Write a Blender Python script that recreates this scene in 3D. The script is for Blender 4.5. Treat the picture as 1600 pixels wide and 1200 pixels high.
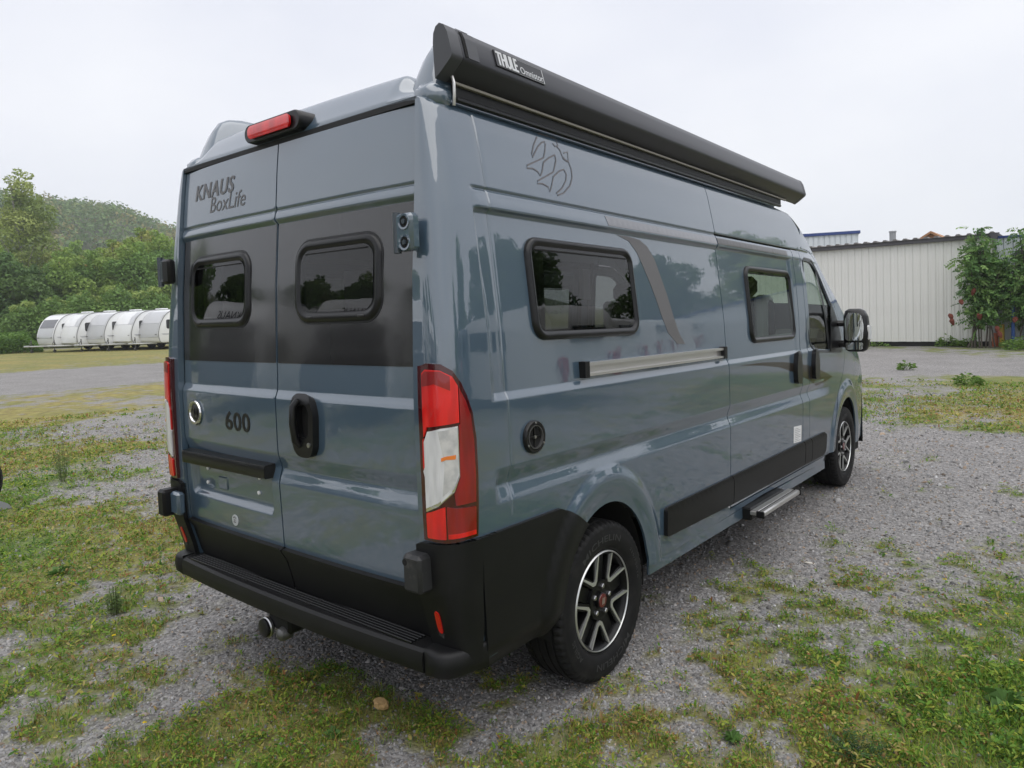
import bpy, math, random
import numpy as np
from mathutils import Vector, Matrix
from mathutils.geometry import delaunay_2d_cdt

random.seed(7); rng = np.random.default_rng(7)
for o in list(bpy.data.objects): bpy.data.objects.remove(o)
S = bpy.context.scene; COL = S.collection
R = math.radians

# ------------------------------------------------------------------ camera, sky, sun, exposure
CAM = (2.682, -1.6395, 1.6667)
cd = bpy.data.cameras.new('camera'); cam = bpy.data.objects.new('camera', cd); COL.objects.link(cam); S.camera = cam
yaw, pit, rol = -.676741, -.0456207, -.0371945
fw = Vector((math.sin(yaw) * math.cos(pit), math.cos(yaw) * math.cos(pit), math.sin(pit)))
rt = fw.cross(Vector((0, 0, 1))).normalized(); up = rt.cross(fw)
r2 = math.cos(rol) * rt + math.sin(rol) * up; u2 = -math.sin(rol) * rt + math.cos(rol) * up
cam.matrix_world = Matrix(((r2.x, u2.x, -fw.x, CAM[0]), (r2.y, u2.y, -fw.y, CAM[1]), (r2.z, u2.z, -fw.z, CAM[2]), (0, 0, 0, 1)))
cd.sensor_width = 36; cd.lens = 1112.19 / 1600 * 36
cd.shift_x = -9.33 / 1600; cd.shift_y = -63.88 / 1600
cd.clip_start = .05; cd.clip_end = 3000

SUN_EL, SUN_AZ = 72, 100                      # degrees; azimuth from +Y towards +X
W = bpy.data.worlds.new('World'); S.world = W; W.use_nodes = True
nt = W.node_tree; nt.nodes.clear()
def N(t, **k):
    n = nt.nodes.new(t)
    for a, b in k.items(): setattr(n, a, b)
    return n
out = N('ShaderNodeOutputWorld'); bg = N('ShaderNodeBackground'); sky = N('ShaderNodeTexSky')
sky.sky_type = 'NISHITA'; sky.sun_disc = False; sky.sun_elevation = R(SUN_EL); sky.sun_rotation = R(SUN_AZ)
tc = N('ShaderNodeTexCoord'); mp = N('ShaderNodeMapping'); mp.inputs['Scale'].default_value = (1, 1, 2.2)
no = N('ShaderNodeTexNoise'); no.inputs['Scale'].default_value = 2.2; no.inputs['Detail'].default_value = 5; no.inputs['Roughness'].default_value = .5
rp = N('ShaderNodeValToRGB')
rp.color_ramp.elements[0].position = .3; rp.color_ramp.elements[0].color = (5.8, 5.95, 6.6, 1)
rp.color_ramp.elements[1].position = .72; rp.color_ramp.elements[1].color = (7.0, 7.05, 7.35, 1)
mx = N('ShaderNodeMix', data_type='RGBA'); mx.inputs['Factor'].default_value = .94
L = nt.links.new
L(tc.outputs['Generated'], mp.inputs['Vector']); L(mp.outputs['Vector'], no.inputs['Vector']); L(no.outputs['Fac'], rp.inputs['Fac'])
L(sky.outputs['Color'], mx.inputs[6]); L(rp.outputs['Color'], mx.inputs[7]); L(mx.outputs[2], bg.inputs['Color'])
bg.inputs['Strength'].default_value = .1
L(bg.outputs['Background'], out.inputs['Surface'])

sl = bpy.data.lights.new('sun', 'SUN'); so = bpy.data.objects.new('sun', sl); COL.objects.link(so)
sl.energy = 1.35; sl.angle = R(85); sl.color = (1, .97, .93)
sd = Vector((math.sin(R(SUN_AZ)) * math.cos(R(SUN_EL)), math.cos(R(SUN_AZ)) * math.cos(R(SUN_EL)), math.sin(R(SUN_EL))))
so.rotation_euler = sd.to_track_quat('Z', 'Y').to_euler(); so.location = (4, -4, 12)
S.view_settings.view_transform = 'Standard'; S.view_settings.look = 'None'
S.view_settings.exposure = .58; S.view_settings.gamma = 1; S.view_settings.use_curve_mapping = False
S.render.film_transparent = False; S.cycles.volume_bounces = 2; S.cycles.max_bounces = 10; S.cycles.transparent_max_bounces = 12

# ------------------------------------------------------------------ materials
MATS = {}
def mat(name, col, rough=.5, metal=0, coat=0, coat_r=.03, bump=None, var=None, spec=.5, trans=0, alpha=None, sub=None, ior=None):
    m = bpy.data.materials.new(name); m.use_nodes = True; t = m.node_tree; b = t.nodes['Principled BSDF']
    b.inputs['Base Color'].default_value = (*col, 1); b.inputs['Roughness'].default_value = rough
    b.inputs['Metallic'].default_value = metal; b.inputs['Coat Weight'].default_value = coat; b.inputs['Coat Roughness'].default_value = coat_r
    b.inputs['Specular IOR Level'].default_value = spec; b.inputs['Transmission Weight'].default_value = trans
    if ior: b.inputs['IOR'].default_value = ior
    tcn = t.nodes.new('ShaderNodeTexCoord')
    if var:                                         # (scale, colour b, low, high)
        n = t.nodes.new('ShaderNodeTexNoise'); n.inputs['Scale'].default_value = var[0]; n.inputs['Detail'].default_value = 6
        r = t.nodes.new('ShaderNodeValToRGB'); r.color_ramp.elements[0].position = var[2]; r.color_ramp.elements[1].position = var[3]
        r.color_ramp.elements[0].color = (*col, 1); r.color_ramp.elements[1].color = (*var[1], 1)
        t.links.new(tcn.outputs['Object'], n.inputs['Vector']); t.links.new(n.outputs['Fac'], r.inputs['Fac']); t.links.new(r.outputs['Color'], b.inputs['Base Color'])
    if bump:                                        # (scale, strength, distance)
        n = t.nodes.new('ShaderNodeTexNoise'); n.inputs['Scale'].default_value = bump[0]; n.inputs['Detail'].default_value = 3
        q = t.nodes.new('ShaderNodeBump'); q.inputs['Strength'].default_value = bump[1]; q.inputs['Distance'].default_value = bump[2]
        t.links.new(tcn.outputs['Object'], n.inputs['Vector']); t.links.new(n.outputs['Fac'], q.inputs['Height'])
        t.links.new(q.outputs['Normal'], b.inputs['Normal'])
        if coat: t.links.new(q.outputs['Normal'], b.inputs['Coat Normal'])
    MATS[name] = m; return m

def glass_mat(name, tint, bump=None, ior=1.5, rough=0.0):
    m = bpy.data.materials.new(name); m.use_nodes = True; t = m.node_tree; t.nodes.clear()
    o = t.nodes.new('ShaderNodeOutputMaterial'); tr = t.nodes.new('ShaderNodeBsdfTransparent'); gl = t.nodes.new('ShaderNodeBsdfGlossy')
    fr = t.nodes.new('ShaderNodeFresnel'); mixn = t.nodes.new('ShaderNodeMixShader')
    tr.inputs['Color'].default_value = (*tint, 1); gl.inputs['Roughness'].default_value = rough; fr.inputs['IOR'].default_value = ior
    ge = t.nodes.new('ShaderNodeNewGeometry'); mi = t.nodes.new('ShaderNodeMapRange')      # thin pane: the same index from either side
    mi.inputs['To Min'].default_value = ior; mi.inputs['To Max'].default_value = 1 / ior
    t.links.new(ge.outputs['Backfacing'], mi.inputs['Value']); t.links.new(mi.outputs['Result'], fr.inputs['IOR'])
    if bump:
        tcn = t.nodes.new('ShaderNodeTexCoord'); n = t.nodes.new('ShaderNodeTexNoise'); n.inputs['Scale'].default_value = bump[0]; n.inputs['Detail'].default_value = 1
        q = t.nodes.new('ShaderNodeBump'); q.inputs['Strength'].default_value = bump[1]; q.inputs['Distance'].default_value = bump[2]
        t.links.new(tcn.outputs['Object'], n.inputs['Vector']); t.links.new(n.outputs['Fac'], q.inputs['Height']); t.links.new(q.outputs['Normal'], gl.inputs['Normal'])
    t.links.new(fr.outputs['Fac'], mixn.inputs['Fac']); t.links.new(tr.outputs['BSDF'], mixn.inputs[1]); t.links.new(gl.outputs['BSDF'], mixn.inputs[2])
    t.links.new(mixn.outputs['Shader'], o.inputs['Surface'])
    MATS[name] = m; return m

def paint_mat():
    m = mat('paint', (.052, .088, .126), .38, 0, 1.0, .012, bump=(9, .05, .01)); m.node_tree.nodes['Principled BSDF'].inputs['Coat IOR'].default_value = 2.1
    t = m.node_tree; b = t.nodes['Principled BSDF']; tcn = t.nodes.new('ShaderNodeTexCoord')
    # a film of road dust: fine pale specks and a faint cloudy dulling
    n = t.nodes.new('ShaderNodeTexNoise'); n.inputs['Scale'].default_value = 4; n.inputs['Detail'].default_value = 8; n.inputs['Roughness'].default_value = .65
    v = t.nodes.new('ShaderNodeTexVoronoi'); v.inputs['Scale'].default_value = 42
    r1 = t.nodes.new('ShaderNodeValToRGB'); r1.color_ramp.elements[0].position = .045; r1.color_ramp.elements[0].color = (1, 1, 1, 1); r1.color_ramp.elements[1].position = .07; r1.color_ramp.elements[1].color = (0, 0, 0, 1)
    n2 = t.nodes.new('ShaderNodeTexNoise'); n2.inputs['Scale'].default_value = 7
    r2_ = t.nodes.new('ShaderNodeValToRGB'); r2_.color_ramp.elements[0].position = .60; r2_.color_ramp.elements[1].position = .70
    mul = t.nodes.new('ShaderNodeMath'); mul.operation = 'MULTIPLY'
    mul2 = t.nodes.new('ShaderNodeMath'); mul2.operation = 'MULTIPLY'; mul2.inputs[1].default_value = .35
    mixc = t.nodes.new('ShaderNodeMix'); mixc.data_type = 'RGBA'; mixc.inputs[6].default_value = (.052, .088, .126, 1); mixc.inputs[7].default_value = (.42, .43, .43, 1)
    r3 = t.nodes.new('ShaderNodeValToRGB'); r3.color_ramp.elements[0].position = .35; r3.color_ramp.elements[0].color = (.012,) * 3 + (1,); r3.color_ramp.elements[1].position = .8; r3.color_ramp.elements[1].color = (.05,) * 3 + (1,)
    K = t.links.new
    for x in (n, v, n2): K(tcn.outputs['Object'], x.inputs['Vector'])
    K(v.outputs['Distance'], r1.inputs['Fac']); K(n2.outputs['Fac'], r2_.inputs['Fac']); K(r1.outputs['Color'], mul.inputs[0]); K(r2_.outputs['Color'], mul.inputs[1])
    K(mul.outputs[0], mul2.inputs[0]); K(mul2.outputs[0], mixc.inputs[0]); K(mixc.outputs[2], b.inputs['Base Color'])
    K(n.outputs['Fac'], r3.inputs['Fac']); K(r3.outputs['Color'], b.inputs['Coat Roughness'])
    return m
paint_mat()
mat('film', (.0022, .0019, .0021), .35, bump=(4, .06, .02), spec=.2, coat=1, coat_r=.10).node_tree.nodes['Principled BSDF'].inputs['Coat IOR'].default_value = 1.7
mat('decal_grey', (.128, .124, .128), .42, spec=.35)
mat('decal_sheen', (.092, .094, .104), .35, coat=1, coat_r=.02).node_tree.nodes['Principled BSDF'].inputs['Coat IOR'].default_value = 1.9
mat('decal_dark', (.016, .012, .007), .3, coat=.5, coat_r=.02, spec=.3)  # brown tone stands in for warm ground mirrored in the gloss
mat('decal_line', (.115, .106, .110), .45)
mat('letter_grey', (.115, .112, .115), .4, spec=.3)
mat('letter_black', (.006, .006, .007), .35)
mat('plastic', (.0055, .0057, .0063), .46, bump=(420, .25, .002), var=(6, (.010, .010, .0105), .45, .85), spec=.32)
mat('plastic_smooth', (.006, .0062, .007), .28, var=(9, (.010, .010, .011), .5, .85), spec=.40)
mat('plastic_dusty', (.020, .0205, .022), .55, bump=(300, .3, .002), var=(22, (.11, .105, .10), .55, .95))
mat('rubber', (.008, .008, .009), .65)
mat('dark', (.004, .004, .004), .9)
mat('tyre', (.0065, .0065, .007), .72, bump=(160, .25, .002), var=(14, (.026, .025, .023), .5, .9), spec=.28)
mat('tyre_text', (.030, .030, .031), .6)
mat('rim_black', (.004, .004, .0045), .38, spec=.3)
mat('rim_silver', (.66, .67, .65), .28, metal=.75)
mat('steel', (.5, .5, .5), .3, metal=1)
mat('chrome', (.8, .8, .8), .06, metal=1)
mat('alu', (.66, .65, .63), .32, metal=.85, bump=(60, .1, .002))
mat('cap_red', (.12, .014, .016), .3, coat=.6)
mat('awning_case', (.036, .037, .042), .33, metal=.25, bump=(400, .08, .001))
mat('awning_end', (.055, .057, .064), .45, bump=(300, .15, .001))
mat('strip_light', (.26, .24, .21), .5)
mat('badge', (.02, .02, .022), .3)
mat('badge_letter', (.62, .63, .64), .4)
def lens_mat(name, col, ribs, amp, col2=None):
    """moulded lamp plastic: fine ribs and a lighter and darker optic behind the clear skin"""
    m = mat(name, col, .30, 0, 1, .015); t = m.node_tree; b = t.nodes['Principled BSDF']
    tcn = t.nodes.new('ShaderNodeTexCoord'); mp = t.nodes.new('ShaderNodeMapping'); mp.inputs['Scale'].default_value = ribs
    w = t.nodes.new('ShaderNodeTexVoronoi'); w.inputs['Scale'].default_value = 1; w.distance = 'CHEBYCHEV'; w.inputs['Randomness'].default_value = 0
    q = t.nodes.new('ShaderNodeBump'); q.inputs['Strength'].default_value = amp; q.inputs['Distance'].default_value = .004
    t.links.new(tcn.outputs['Object'], mp.inputs['Vector']); t.links.new(mp.outputs['Vector'], w.inputs['Vector']); t.links.new(w.outputs['Distance'], q.inputs['Height']); t.links.new(q.outputs['Normal'], b.inputs['Normal'])
    if col2:
        m2 = t.nodes.new('ShaderNodeMapping'); m2.inputs['Scale'].default_value = (26, 26, 5); n = t.nodes.new('ShaderNodeTexNoise'); n.inputs['Scale'].default_value = 1; n.inputs['Detail'].default_value = 2
        r = t.nodes.new('ShaderNodeValToRGB'); r.color_ramp.elements[0].position = .36; r.color_ramp.elements[1].position = .62; r.color_ramp.elements[0].color = (*col2, 1); r.color_ramp.elements[1].color = (*col, 1)
        t.links.new(tcn.outputs['Object'], m2.inputs['Vector']); t.links.new(m2.outputs['Vector'], n.inputs['Vector']); t.links.new(n.outputs['Fac'], r.inputs['Fac']); t.links.new(r.outputs['Color'], b.inputs['Base Color'])
    return m
lens_mat('lens_red', (.72, .006, .005), (60, 20, 30), .14, (.52, .004, .004))
lens_mat('lens_dark_red', (.27, .002, .004), (70, 20, 20), .10, (.19, .002, .003))
lens_mat('lens_clear', (.70, .70, .70), (150, 60, 2), .5, (.50, .50, .51))
mat('lens_amber', (.75, .20, .03), .2, coat=1)
mat('mirror', (.75, .77, .76), .02, metal=1)
glass_mat('acrylic', (.17, .17, .18), bump=(2.2, .06, .02), ior=1.62)
glass_mat('window_glass', (.62, .70, .64), ior=1.5)
mat('seat_fabric', (.035, .036, .04), .9)
mat('seat_pale', (.75, .75, .76), .85)
mat('blind', (.48, .50, .46), .8)
mat('interior', (.16, .15, .14), .8)
mat('sticker', (.72, .72, .72), .5)
mat('sticker_print', (.35, .35, .36), .6)

# ------------------------------------------------------------------ mesh helpers
def tag(o, label=None, cat=None, group=None, kind=None):
    if label: o['label'] = label
    if cat: o['category'] = cat
    if group: o['group'] = group
    if kind: o['kind'] = kind
    return o
def empty(name, loc=(0, 0, 0), rz=0, parent=None):
    o = bpy.data.objects.new(name, None); COL.objects.link(o); o.location = loc; o.rotation_euler = (0, 0, rz); o.empty_display_size = .2
    if parent: o.parent = parent
    return o
def link(name, me, m=None, parent=None, loc=None, rot=None):
    o = bpy.data.objects.new(name, me); COL.objects.link(o)
    if m is not None and not me.materials: me.materials.append(MATS[m] if isinstance(m, str) else m)
    if parent: o.parent = parent
    if loc is not None: o.location = loc
    if rot is not None: o.rotation_euler = rot
    return o
def mesh_from(V, F, smooth=True, ang=35, name='mesh'):
    me = bpy.data.meshes.new(name); me.from_pydata([tuple(map(float, v)) for v in V], [], [tuple(map(int, f)) for f in F]); me.update()
    if smooth:
        me.polygons.foreach_set('use_smooth', [True] * len(me.polygons))
        if ang: me.set_sharp_from_angle(angle=R(ang))
    return me
def mk(name, V, F, m, parent=None, smooth=True, ang=35, **k):
    return link(name, mesh_from(V, F, smooth, ang, name), m, parent, **k)
def np_mesh(name, V, F, attrs=None, smooth=False):
    V = np.asarray(V, np.float32); F = np.asarray(F, np.int32); n, k = F.shape
    me = bpy.data.meshes.new(name); me.vertices.add(len(V)); me.vertices.foreach_set('co', V.ravel())
    me.loops.add(n * k); me.loops.foreach_set('vertex_index', F.ravel())
    me.polygons.add(n); me.polygons.foreach_set('loop_start', np.arange(0, n * k, k, dtype=np.int32))
    if smooth: me.polygons.foreach_set('use_smooth', np.ones(n, bool))
    for an, (typ, dom, arr) in (attrs or {}).items():
        a = me.attributes.new(an, typ, dom); a.data.foreach_set('color' if 'COLOR' in typ else 'value', np.asarray(arr, np.float32).ravel())
    me.update(); me.validate(); return me
class MB:
    """collects boxes, prisms, tubes and lathes into one mesh"""
    def __init__(s): s.V = []; s.F = []
    def add(s, V, F):
        b = len(s.V); s.V += [tuple(v) for v in V]; s.F += [tuple(i + b for i in f) for f in F]; return s
    def box(s, lo, hi, bev=0.0, M=None):
        lo = np.array(lo, float); hi = np.array(hi, float); c = (lo + hi) / 2; h = (hi - lo) / 2
        b = min(bev, h.min() * .9)
        if b <= 0:
            V = [c + h * np.array(q) for q in [(-1, -1, -1), (1, -1, -1), (1, 1, -1), (-1, 1, -1), (-1, -1, 1), (1, -1, 1), (1, 1, 1), (-1, 1, 1)]]
            F = [(0, 3, 2, 1), (4, 5, 6, 7), (0, 1, 5, 4), (1, 2, 6, 5), (2, 3, 7, 6), (3, 0, 4, 7)]
        else:
            V = []; F = []; ix = {}
            for sx in (-1, 1):
                for sy in (-1, 1):
                    for sz in (-1, 1):
                        sg = np.array((sx, sy, sz))
                        for a in range(3):
                            p = h - b; p[a] = h[a]; ix[(sx, sy, sz, a)] = len(V); V.append(c + sg * p)
            for a in range(3):
                o1, o2 = [(1, 2), (2, 0), (0, 1)][a]
                for sg in (-1, 1):
                    q = []
                    for (e, f) in [(-1, -1), (1, -1), (1, 1), (-1, 1)]:
                        k = [0, 0, 0]; k[a] = sg; k[o1] = e; k[o2] = f; q.append(ix[(*k, a)])
                    F.append(tuple(q if sg > 0 else q[::-1]))
                for e in (-1, 1):
                    for f in (-1, 1):
                        k1 = [0, 0, 0]; k2 = [0, 0, 0]; k1[a] = -1; k2[a] = 1
                        for k in (k1, k2): k[o1] = e; k[o2] = f
                        q = [ix[(*k1, o1)], ix[(*k2, o1)], ix[(*k2, o2)], ix[(*k1, o2)]]
                        F.append(tuple(q if e * f < 0 else q[::-1]))
            for sx in (-1, 1):
                for sy in (-1, 1):
                    for sz in (-1, 1):
                        q = [ix[(sx, sy, sz, a)] for a in range(3)]
                        F.append(tuple(q if sx * sy * sz > 0 else q[::-1]))
        if M is not None: V = [tuple(M @ Vector(v)) for v in V]
        return s.add(V, F)
    def prism(s, poly, axis, lo, hi, taper=None):
        """extrude polygon (list of 2D) along axis between lo and hi"""
        n = len(poly); V = []
        for t in (lo, hi):
            for p in poly:
                q = list(p); q.insert(axis, t); V.append(q)
        F = [(i, (i + 1) % n, n + (i + 1) % n, n + i) for i in range(n)] + [tuple(range(n))[::-1], tuple(range(n, 2 * n))]
        return s.add(V, F)
    def tube(s, pts, r, n=8, caps=True):
        pts = [Vector(p) for p in pts]; rs = [float(q) for q in (r if isinstance(r, (list, tuple)) else [r] * len(pts))]
        t0 = (pts[1] - pts[0]).normalized(); a = t0.orthogonal().normalized(); V = []
        for i, p in enumerate(pts):
            t = (pts[min(i + 1, len(pts) - 1)] - pts[max(i - 1, 0)]).normalized()
            a = (a - t * a.dot(t)).normalized(); c = t.cross(a)
            V += [tuple(p + rs[i] * (math.cos(2 * math.pi * k / n) * a + math.sin(2 * math.pi * k / n) * c)) for k in range(n)]
        F = [(i * n + k, i * n + (k + 1) % n, (i + 1) * n + (k + 1) % n, (i + 1) * n + k) for i in range(len(pts) - 1) for k in range(n)]
        if caps: F += [tuple(range(n))[::-1], tuple(range((len(pts) - 1) * n, len(pts) * n))]
        return s.add(V, F)
    def lathe(s, prof, n, axis=0, c=(0, 0, 0), close=False):
        """profile of (a along axis, radius)"""
        V = []; m = len(prof)
        for k in range(n):
            t = 2 * math.pi * k / n
            for (a, r) in prof:
                p = [0, 0, 0]; p[axis] = a; p[(axis + 1) % 3] = r * math.cos(t); p[(axis + 2) % 3] = r * math.sin(t)
                V.append([p[i] + c[i] for i in range(3)])
        F = [(k * m + j, k * m + j + 1, ((k + 1) % n) * m + j + 1, ((k + 1) % n) * m + j) for k in range(n) for j in range(m - 1 + (1 if close else 0)) if not close] if not close else \
            [(k * m + j, k * m + (j + 1) % m, ((k + 1) % n) * m + (j + 1) % m, ((k + 1) % n) * m + j) for k in range(n) for j in range(m)]
        return s.add(V, F)
    def rake(s): s.V = [tuple(v) for v in sh(np.array(s.V))]; return s
    def build(s, name, m, parent=None, smooth=True, ang=35, fix=True, **k):
        me = mesh_from(s.V, s.F, smooth, None, name)
        if fix:
            import bmesh
            bm = bmesh.new(); bm.from_mesh(me); bmesh.ops.recalc_face_normals(bm, faces=bm.faces); bm.to_mesh(me); bm.free()
        if smooth and ang: me.set_sharp_from_angle(angle=R(ang))
        return link(name, me, m, parent, **k)
def grid_mesh(P, mask=None):
    n, m = P.shape[:2]; V = P.reshape(-1, 3)
    F = [(i * m + j, (i + 1) * m + j, (i + 1) * m + j + 1, i * m + j + 1) for i in range(n - 1) for j in range(m - 1) if mask is None or mask[i, j]]
    return V, F
def in_poly(P, poly):
    P = np.asarray(P); poly = np.asarray(poly); x, y = P[:, 0], P[:, 1]; ins = np.zeros(len(P), bool)
    j = len(poly) - 1
    for i in range(len(poly)):
        xi, yi = poly[i]; xj, yj = poly[j]
        if yi != yj:
            c = ((yi > y) != (yj > y)) & (x < (xj - xi) * (y - yi) / (yj - yi) + xi); ins ^= c
        j = i
    return ins
def resample(poly, step):
    out_ = []
    for i in range(len(poly)):
        a = np.array(poly[i], float); b = np.array(poly[(i + 1) % len(poly)], float); n = max(1, int(math.ceil(np.linalg.norm(b - a) / step)))
        out_ += [tuple(a + (b - a) * t / n) for t in range(n)]
    return out_
def rrect(u0, u1, v0, v1, r, n=7):
    P = []
    for cx, cy, a in [(u1 - r, v0 + r, -90), (u1 - r, v1 - r, 0), (u0 + r, v1 - r, 90), (u0 + r, v0 + r, 180)]:
        P += [(cx + r * math.cos(R(a + 90 * k / n)), cy + r * math.sin(R(a + 90 * k / n))) for k in range(n + 1)]
    return P
def rpoly(pts, r, n=5):
    """polygon with rounded corners"""
    P = []; m = len(pts)
    for i in range(m):
        p = np.array(pts[i], float); a = np.array(pts[i - 1], float); b = np.array(pts[(i + 1) % m], float)
        rr = r[i] if isinstance(r, (list, tuple)) else r
        if rr <= 0: P.append(tuple(p)); continue
        da = np.linalg.norm(a - p); db = np.linalg.norm(b - p)
        t = min(rr, da * .45, db * .45); q0 = p + (a - p) / da * t; q2 = p + (b - p) / db * t
        for k in range(n + 1):
            s = k / n; P.append(tuple((1 - s) ** 2 * q0 + 2 * s * (1 - s) * p + s * s * q2))
    return P
def normals_of(f, u, v, sgn, e=1e-3):
    a = f(u + e, v) - f(u - e, v); b = f(u, v + e) - f(u, v - e); n = np.cross(a, b) * sgn
    return n / np.maximum(np.linalg.norm(n, axis=-1, keepdims=True), 1e-12)
def patch(name, f, outline, m, parent, holes=(), us=None, vs=None, step=.03, off=0.0, skirt=.012, sgn=1, bstep=None, offf=None):
    """a sheet of surface f over the outline (minus holes), set off along the normal, its edges turned down by `skirt`"""
    bstep = bstep or step; outline = resample(outline, bstep); holes = [resample(h, bstep) for h in holes]
    O = np.array(outline); lo = O.min(0); hi = O.max(0)
    us = np.arange(lo[0] + step * .5, hi[0], step) if us is None else np.array([q for q in us if lo[0] < q < hi[0]])
    vs = np.arange(lo[1] + step * .5, hi[1], step) if vs is None else np.array([q for q in vs if lo[1] < q < hi[1]])
    loops = [outline] + list(holes); B = np.array([p for l in loops for p in l])
    pts = [tuple(p) for p in B]; edges = []; b = 0
    for l in loops:
        edges += [(b + i, b + (i + 1) % len(l)) for i in range(len(l))]; b += len(l)
    if len(us) and len(vs):
        A = np.stack(np.meshgrid(us, vs, indexing='ij'), -1).reshape(-1, 2)
        k = in_poly(A, outline)
        for h in holes: k &= ~in_poly(A, h)
        A = A[k]
        if len(A):
            keep = np.ones(len(A), bool); mn = .35 * bstep
            for c in range(0, len(A), 4000):
                d = np.abs(A[c:c + 4000, None, :] - B[None]).max(-1).min(1); keep[c:c + 4000] = d > mn
            pts += [tuple(p) for p in A[keep]]
    r = delaunay_2d_cdt([Vector(p) for p in pts], edges, [], 0, 1e-6)
    P = np.array([(p.x, p.y) for p in r[0]]); T = np.array([t for t in r[2] if len(t) == 3])
    c = P[T].mean(1); k = in_poly(c, outline)
    for h in holes: k &= ~in_poly(c, h)
    T = T[k]
    X = f(P[:, 0], P[:, 1]); Nn = normals_of(f, P[:, 0], P[:, 1], sgn)
    o_ = off if offf is None else off + offf(P[:, 0], P[:, 1])[:, None]
    X = X + Nn * o_
    fn = np.cross(X[T[:, 1]] - X[T[:, 0]], X[T[:, 2]] - X[T[:, 0]]); fl = (fn * Nn[T[:, 0]]).sum(1) < 0
    T[fl] = T[fl][:, ::-1]
    V = [X]; F = [tuple(t) for t in T]; LN = [Nn[t[j]] for t in T for j in range(3)]
    if skirt:
        # boundary edges of the kept triangles
        cnt = {}
        for t in T:
            for a, b_ in ((t[0], t[1]), (t[1], t[2]), (t[2], t[0])): cnt[(a, b_)] = 1
        be = [(a, b_) for (a, b_) in cnt if (b_, a) not in cnt]
        used = sorted({i for e in be for i in e}); i1 = {q: len(X) + k for k, q in enumerate(used)}; i2 = {q: len(X) + len(used) + k for k, q in enumerate(used)}
        V += [X[used], X[used] - Nn[used] * skirt]
        nrm = {}
        for a, b_ in be:
            w = np.cross(X[b_] - X[a], -Nn[a]); w = -w / max(np.linalg.norm(w), 1e-9)
            w = -w
            for q in (a, b_): nrm[q] = nrm.get(q, 0) + w
        for a, b_ in be:
            F.append((i1[b_], i1[a], i2[a], i2[b_]))
            w = np.cross(X[a] - X[b_], (X[a] - Nn[a] * skirt) - X[a]); w = w / max(np.linalg.norm(w), 1e-9)
            LN += [w] * 4
    V = np.concatenate(V)
    me = bpy.data.meshes.new(name); me.from_pydata(V.tolist(), [], [tuple(map(int, t)) for t in F]); me.update()
    me.polygons.foreach_set('use_smooth', [True] * len(me.polygons))
    me.normals_split_custom_set([tuple(map(float, q)) for q in LN])
    return link(name, me, m, parent)
def ring(name, f, path, prof, m, parent, sgn=1, closed=True):
    """sweep profile [(inward distance, height)] along a path on surface f"""
    P = np.array(path); n = len(P)
    t = np.roll(P, -1, 0) - np.roll(P, 1, 0); t /= np.linalg.norm(t, axis=1, keepdims=True); inw = np.stack([-t[:, 1], t[:, 0]], 1)
    V = []
    for d, h in prof:
        q = P + inw * d; V.append(f(q[:, 0], q[:, 1]) + normals_of(f, q[:, 0], q[:, 1], sgn) * h)
    V = np.stack(V, 1); k = len(prof)
    F = [(i * k + j, ((i + 1) % n) * k + j, ((i + 1) % n) * k + j + 1, i * k + j + 1) for i in range(n) for j in range(k - 1)]
    mb = MB(); mb.add(V.reshape(-1, 3), F)
    return mb.build(name, m, parent, ang=50)
def text_geo(s, offset=0.0, spacing=1.0):
    c = bpy.data.curves.new('t', 'FONT'); c.body = s; c.offset = offset; c.resolution_u = 3; c.space_character = spacing
    o = bpy.data.objects.new('t', c); COL.objects.link(o); dg = bpy.context.evaluated_depsgraph_get(); dg.update()
    me = o.evaluated_get(dg).to_mesh(); me.calc_loop_triangles()
    V = np.array([v.co[:2] for v in me.vertices]); F = [tuple(t.vertices) for t in me.loop_triangles]
    bpy.data.objects.remove(o); return V, F
def text_on(name, s, f, u0, u1, v0, v1, h, m, parent, sgn=1, offset=0.0, slant=0.0, spacing=1.0, thick=.0015, bold=0):
    V, F = text_geo(s, offset, spacing)
    if bold: V, F = np.concatenate([V + np.array([d, 0]) for d in (0, bold * .5, bold)]), F + [tuple(i + len(V) for i in t) for t in F] + [tuple(i + 2 * len(V) for i in t) for t in F]
    lay = np.repeat(np.arange(3 if bold else 1), len(V) // (3 if bold else 1)) * .00025
    lo = V.min(0); hi = V.max(0); q = (V - lo) / (hi - lo)
    u = u0 + q[:, 0] * (u1 - u0 - slant) + slant * q[:, 1]; v = v0 + q[:, 1] * (v1 - v0)
    Nn = normals_of(f, u, v, sgn); X = f(u, v) + Nn * (h + lay[:, None])
    n = len(X); fn = np.cross(X[F[0][1]] - X[F[0][0]], X[F[0][2]] - X[F[0][0]])
    if (fn * Nn[F[0][0]]).sum() < 0: F = [t[::-1] for t in F]
    cnt = {(t[i], t[(i + 1) % 3]) for t in F for i in range(3)}; be = [e for e in cnt if (e[1], e[0]) not in cnt]
    return mk(name, np.concatenate([X, X - Nn * thick]), list(F) + [(b, a, n + a, n + b) for a, b in be], m, parent, smooth=False)
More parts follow.
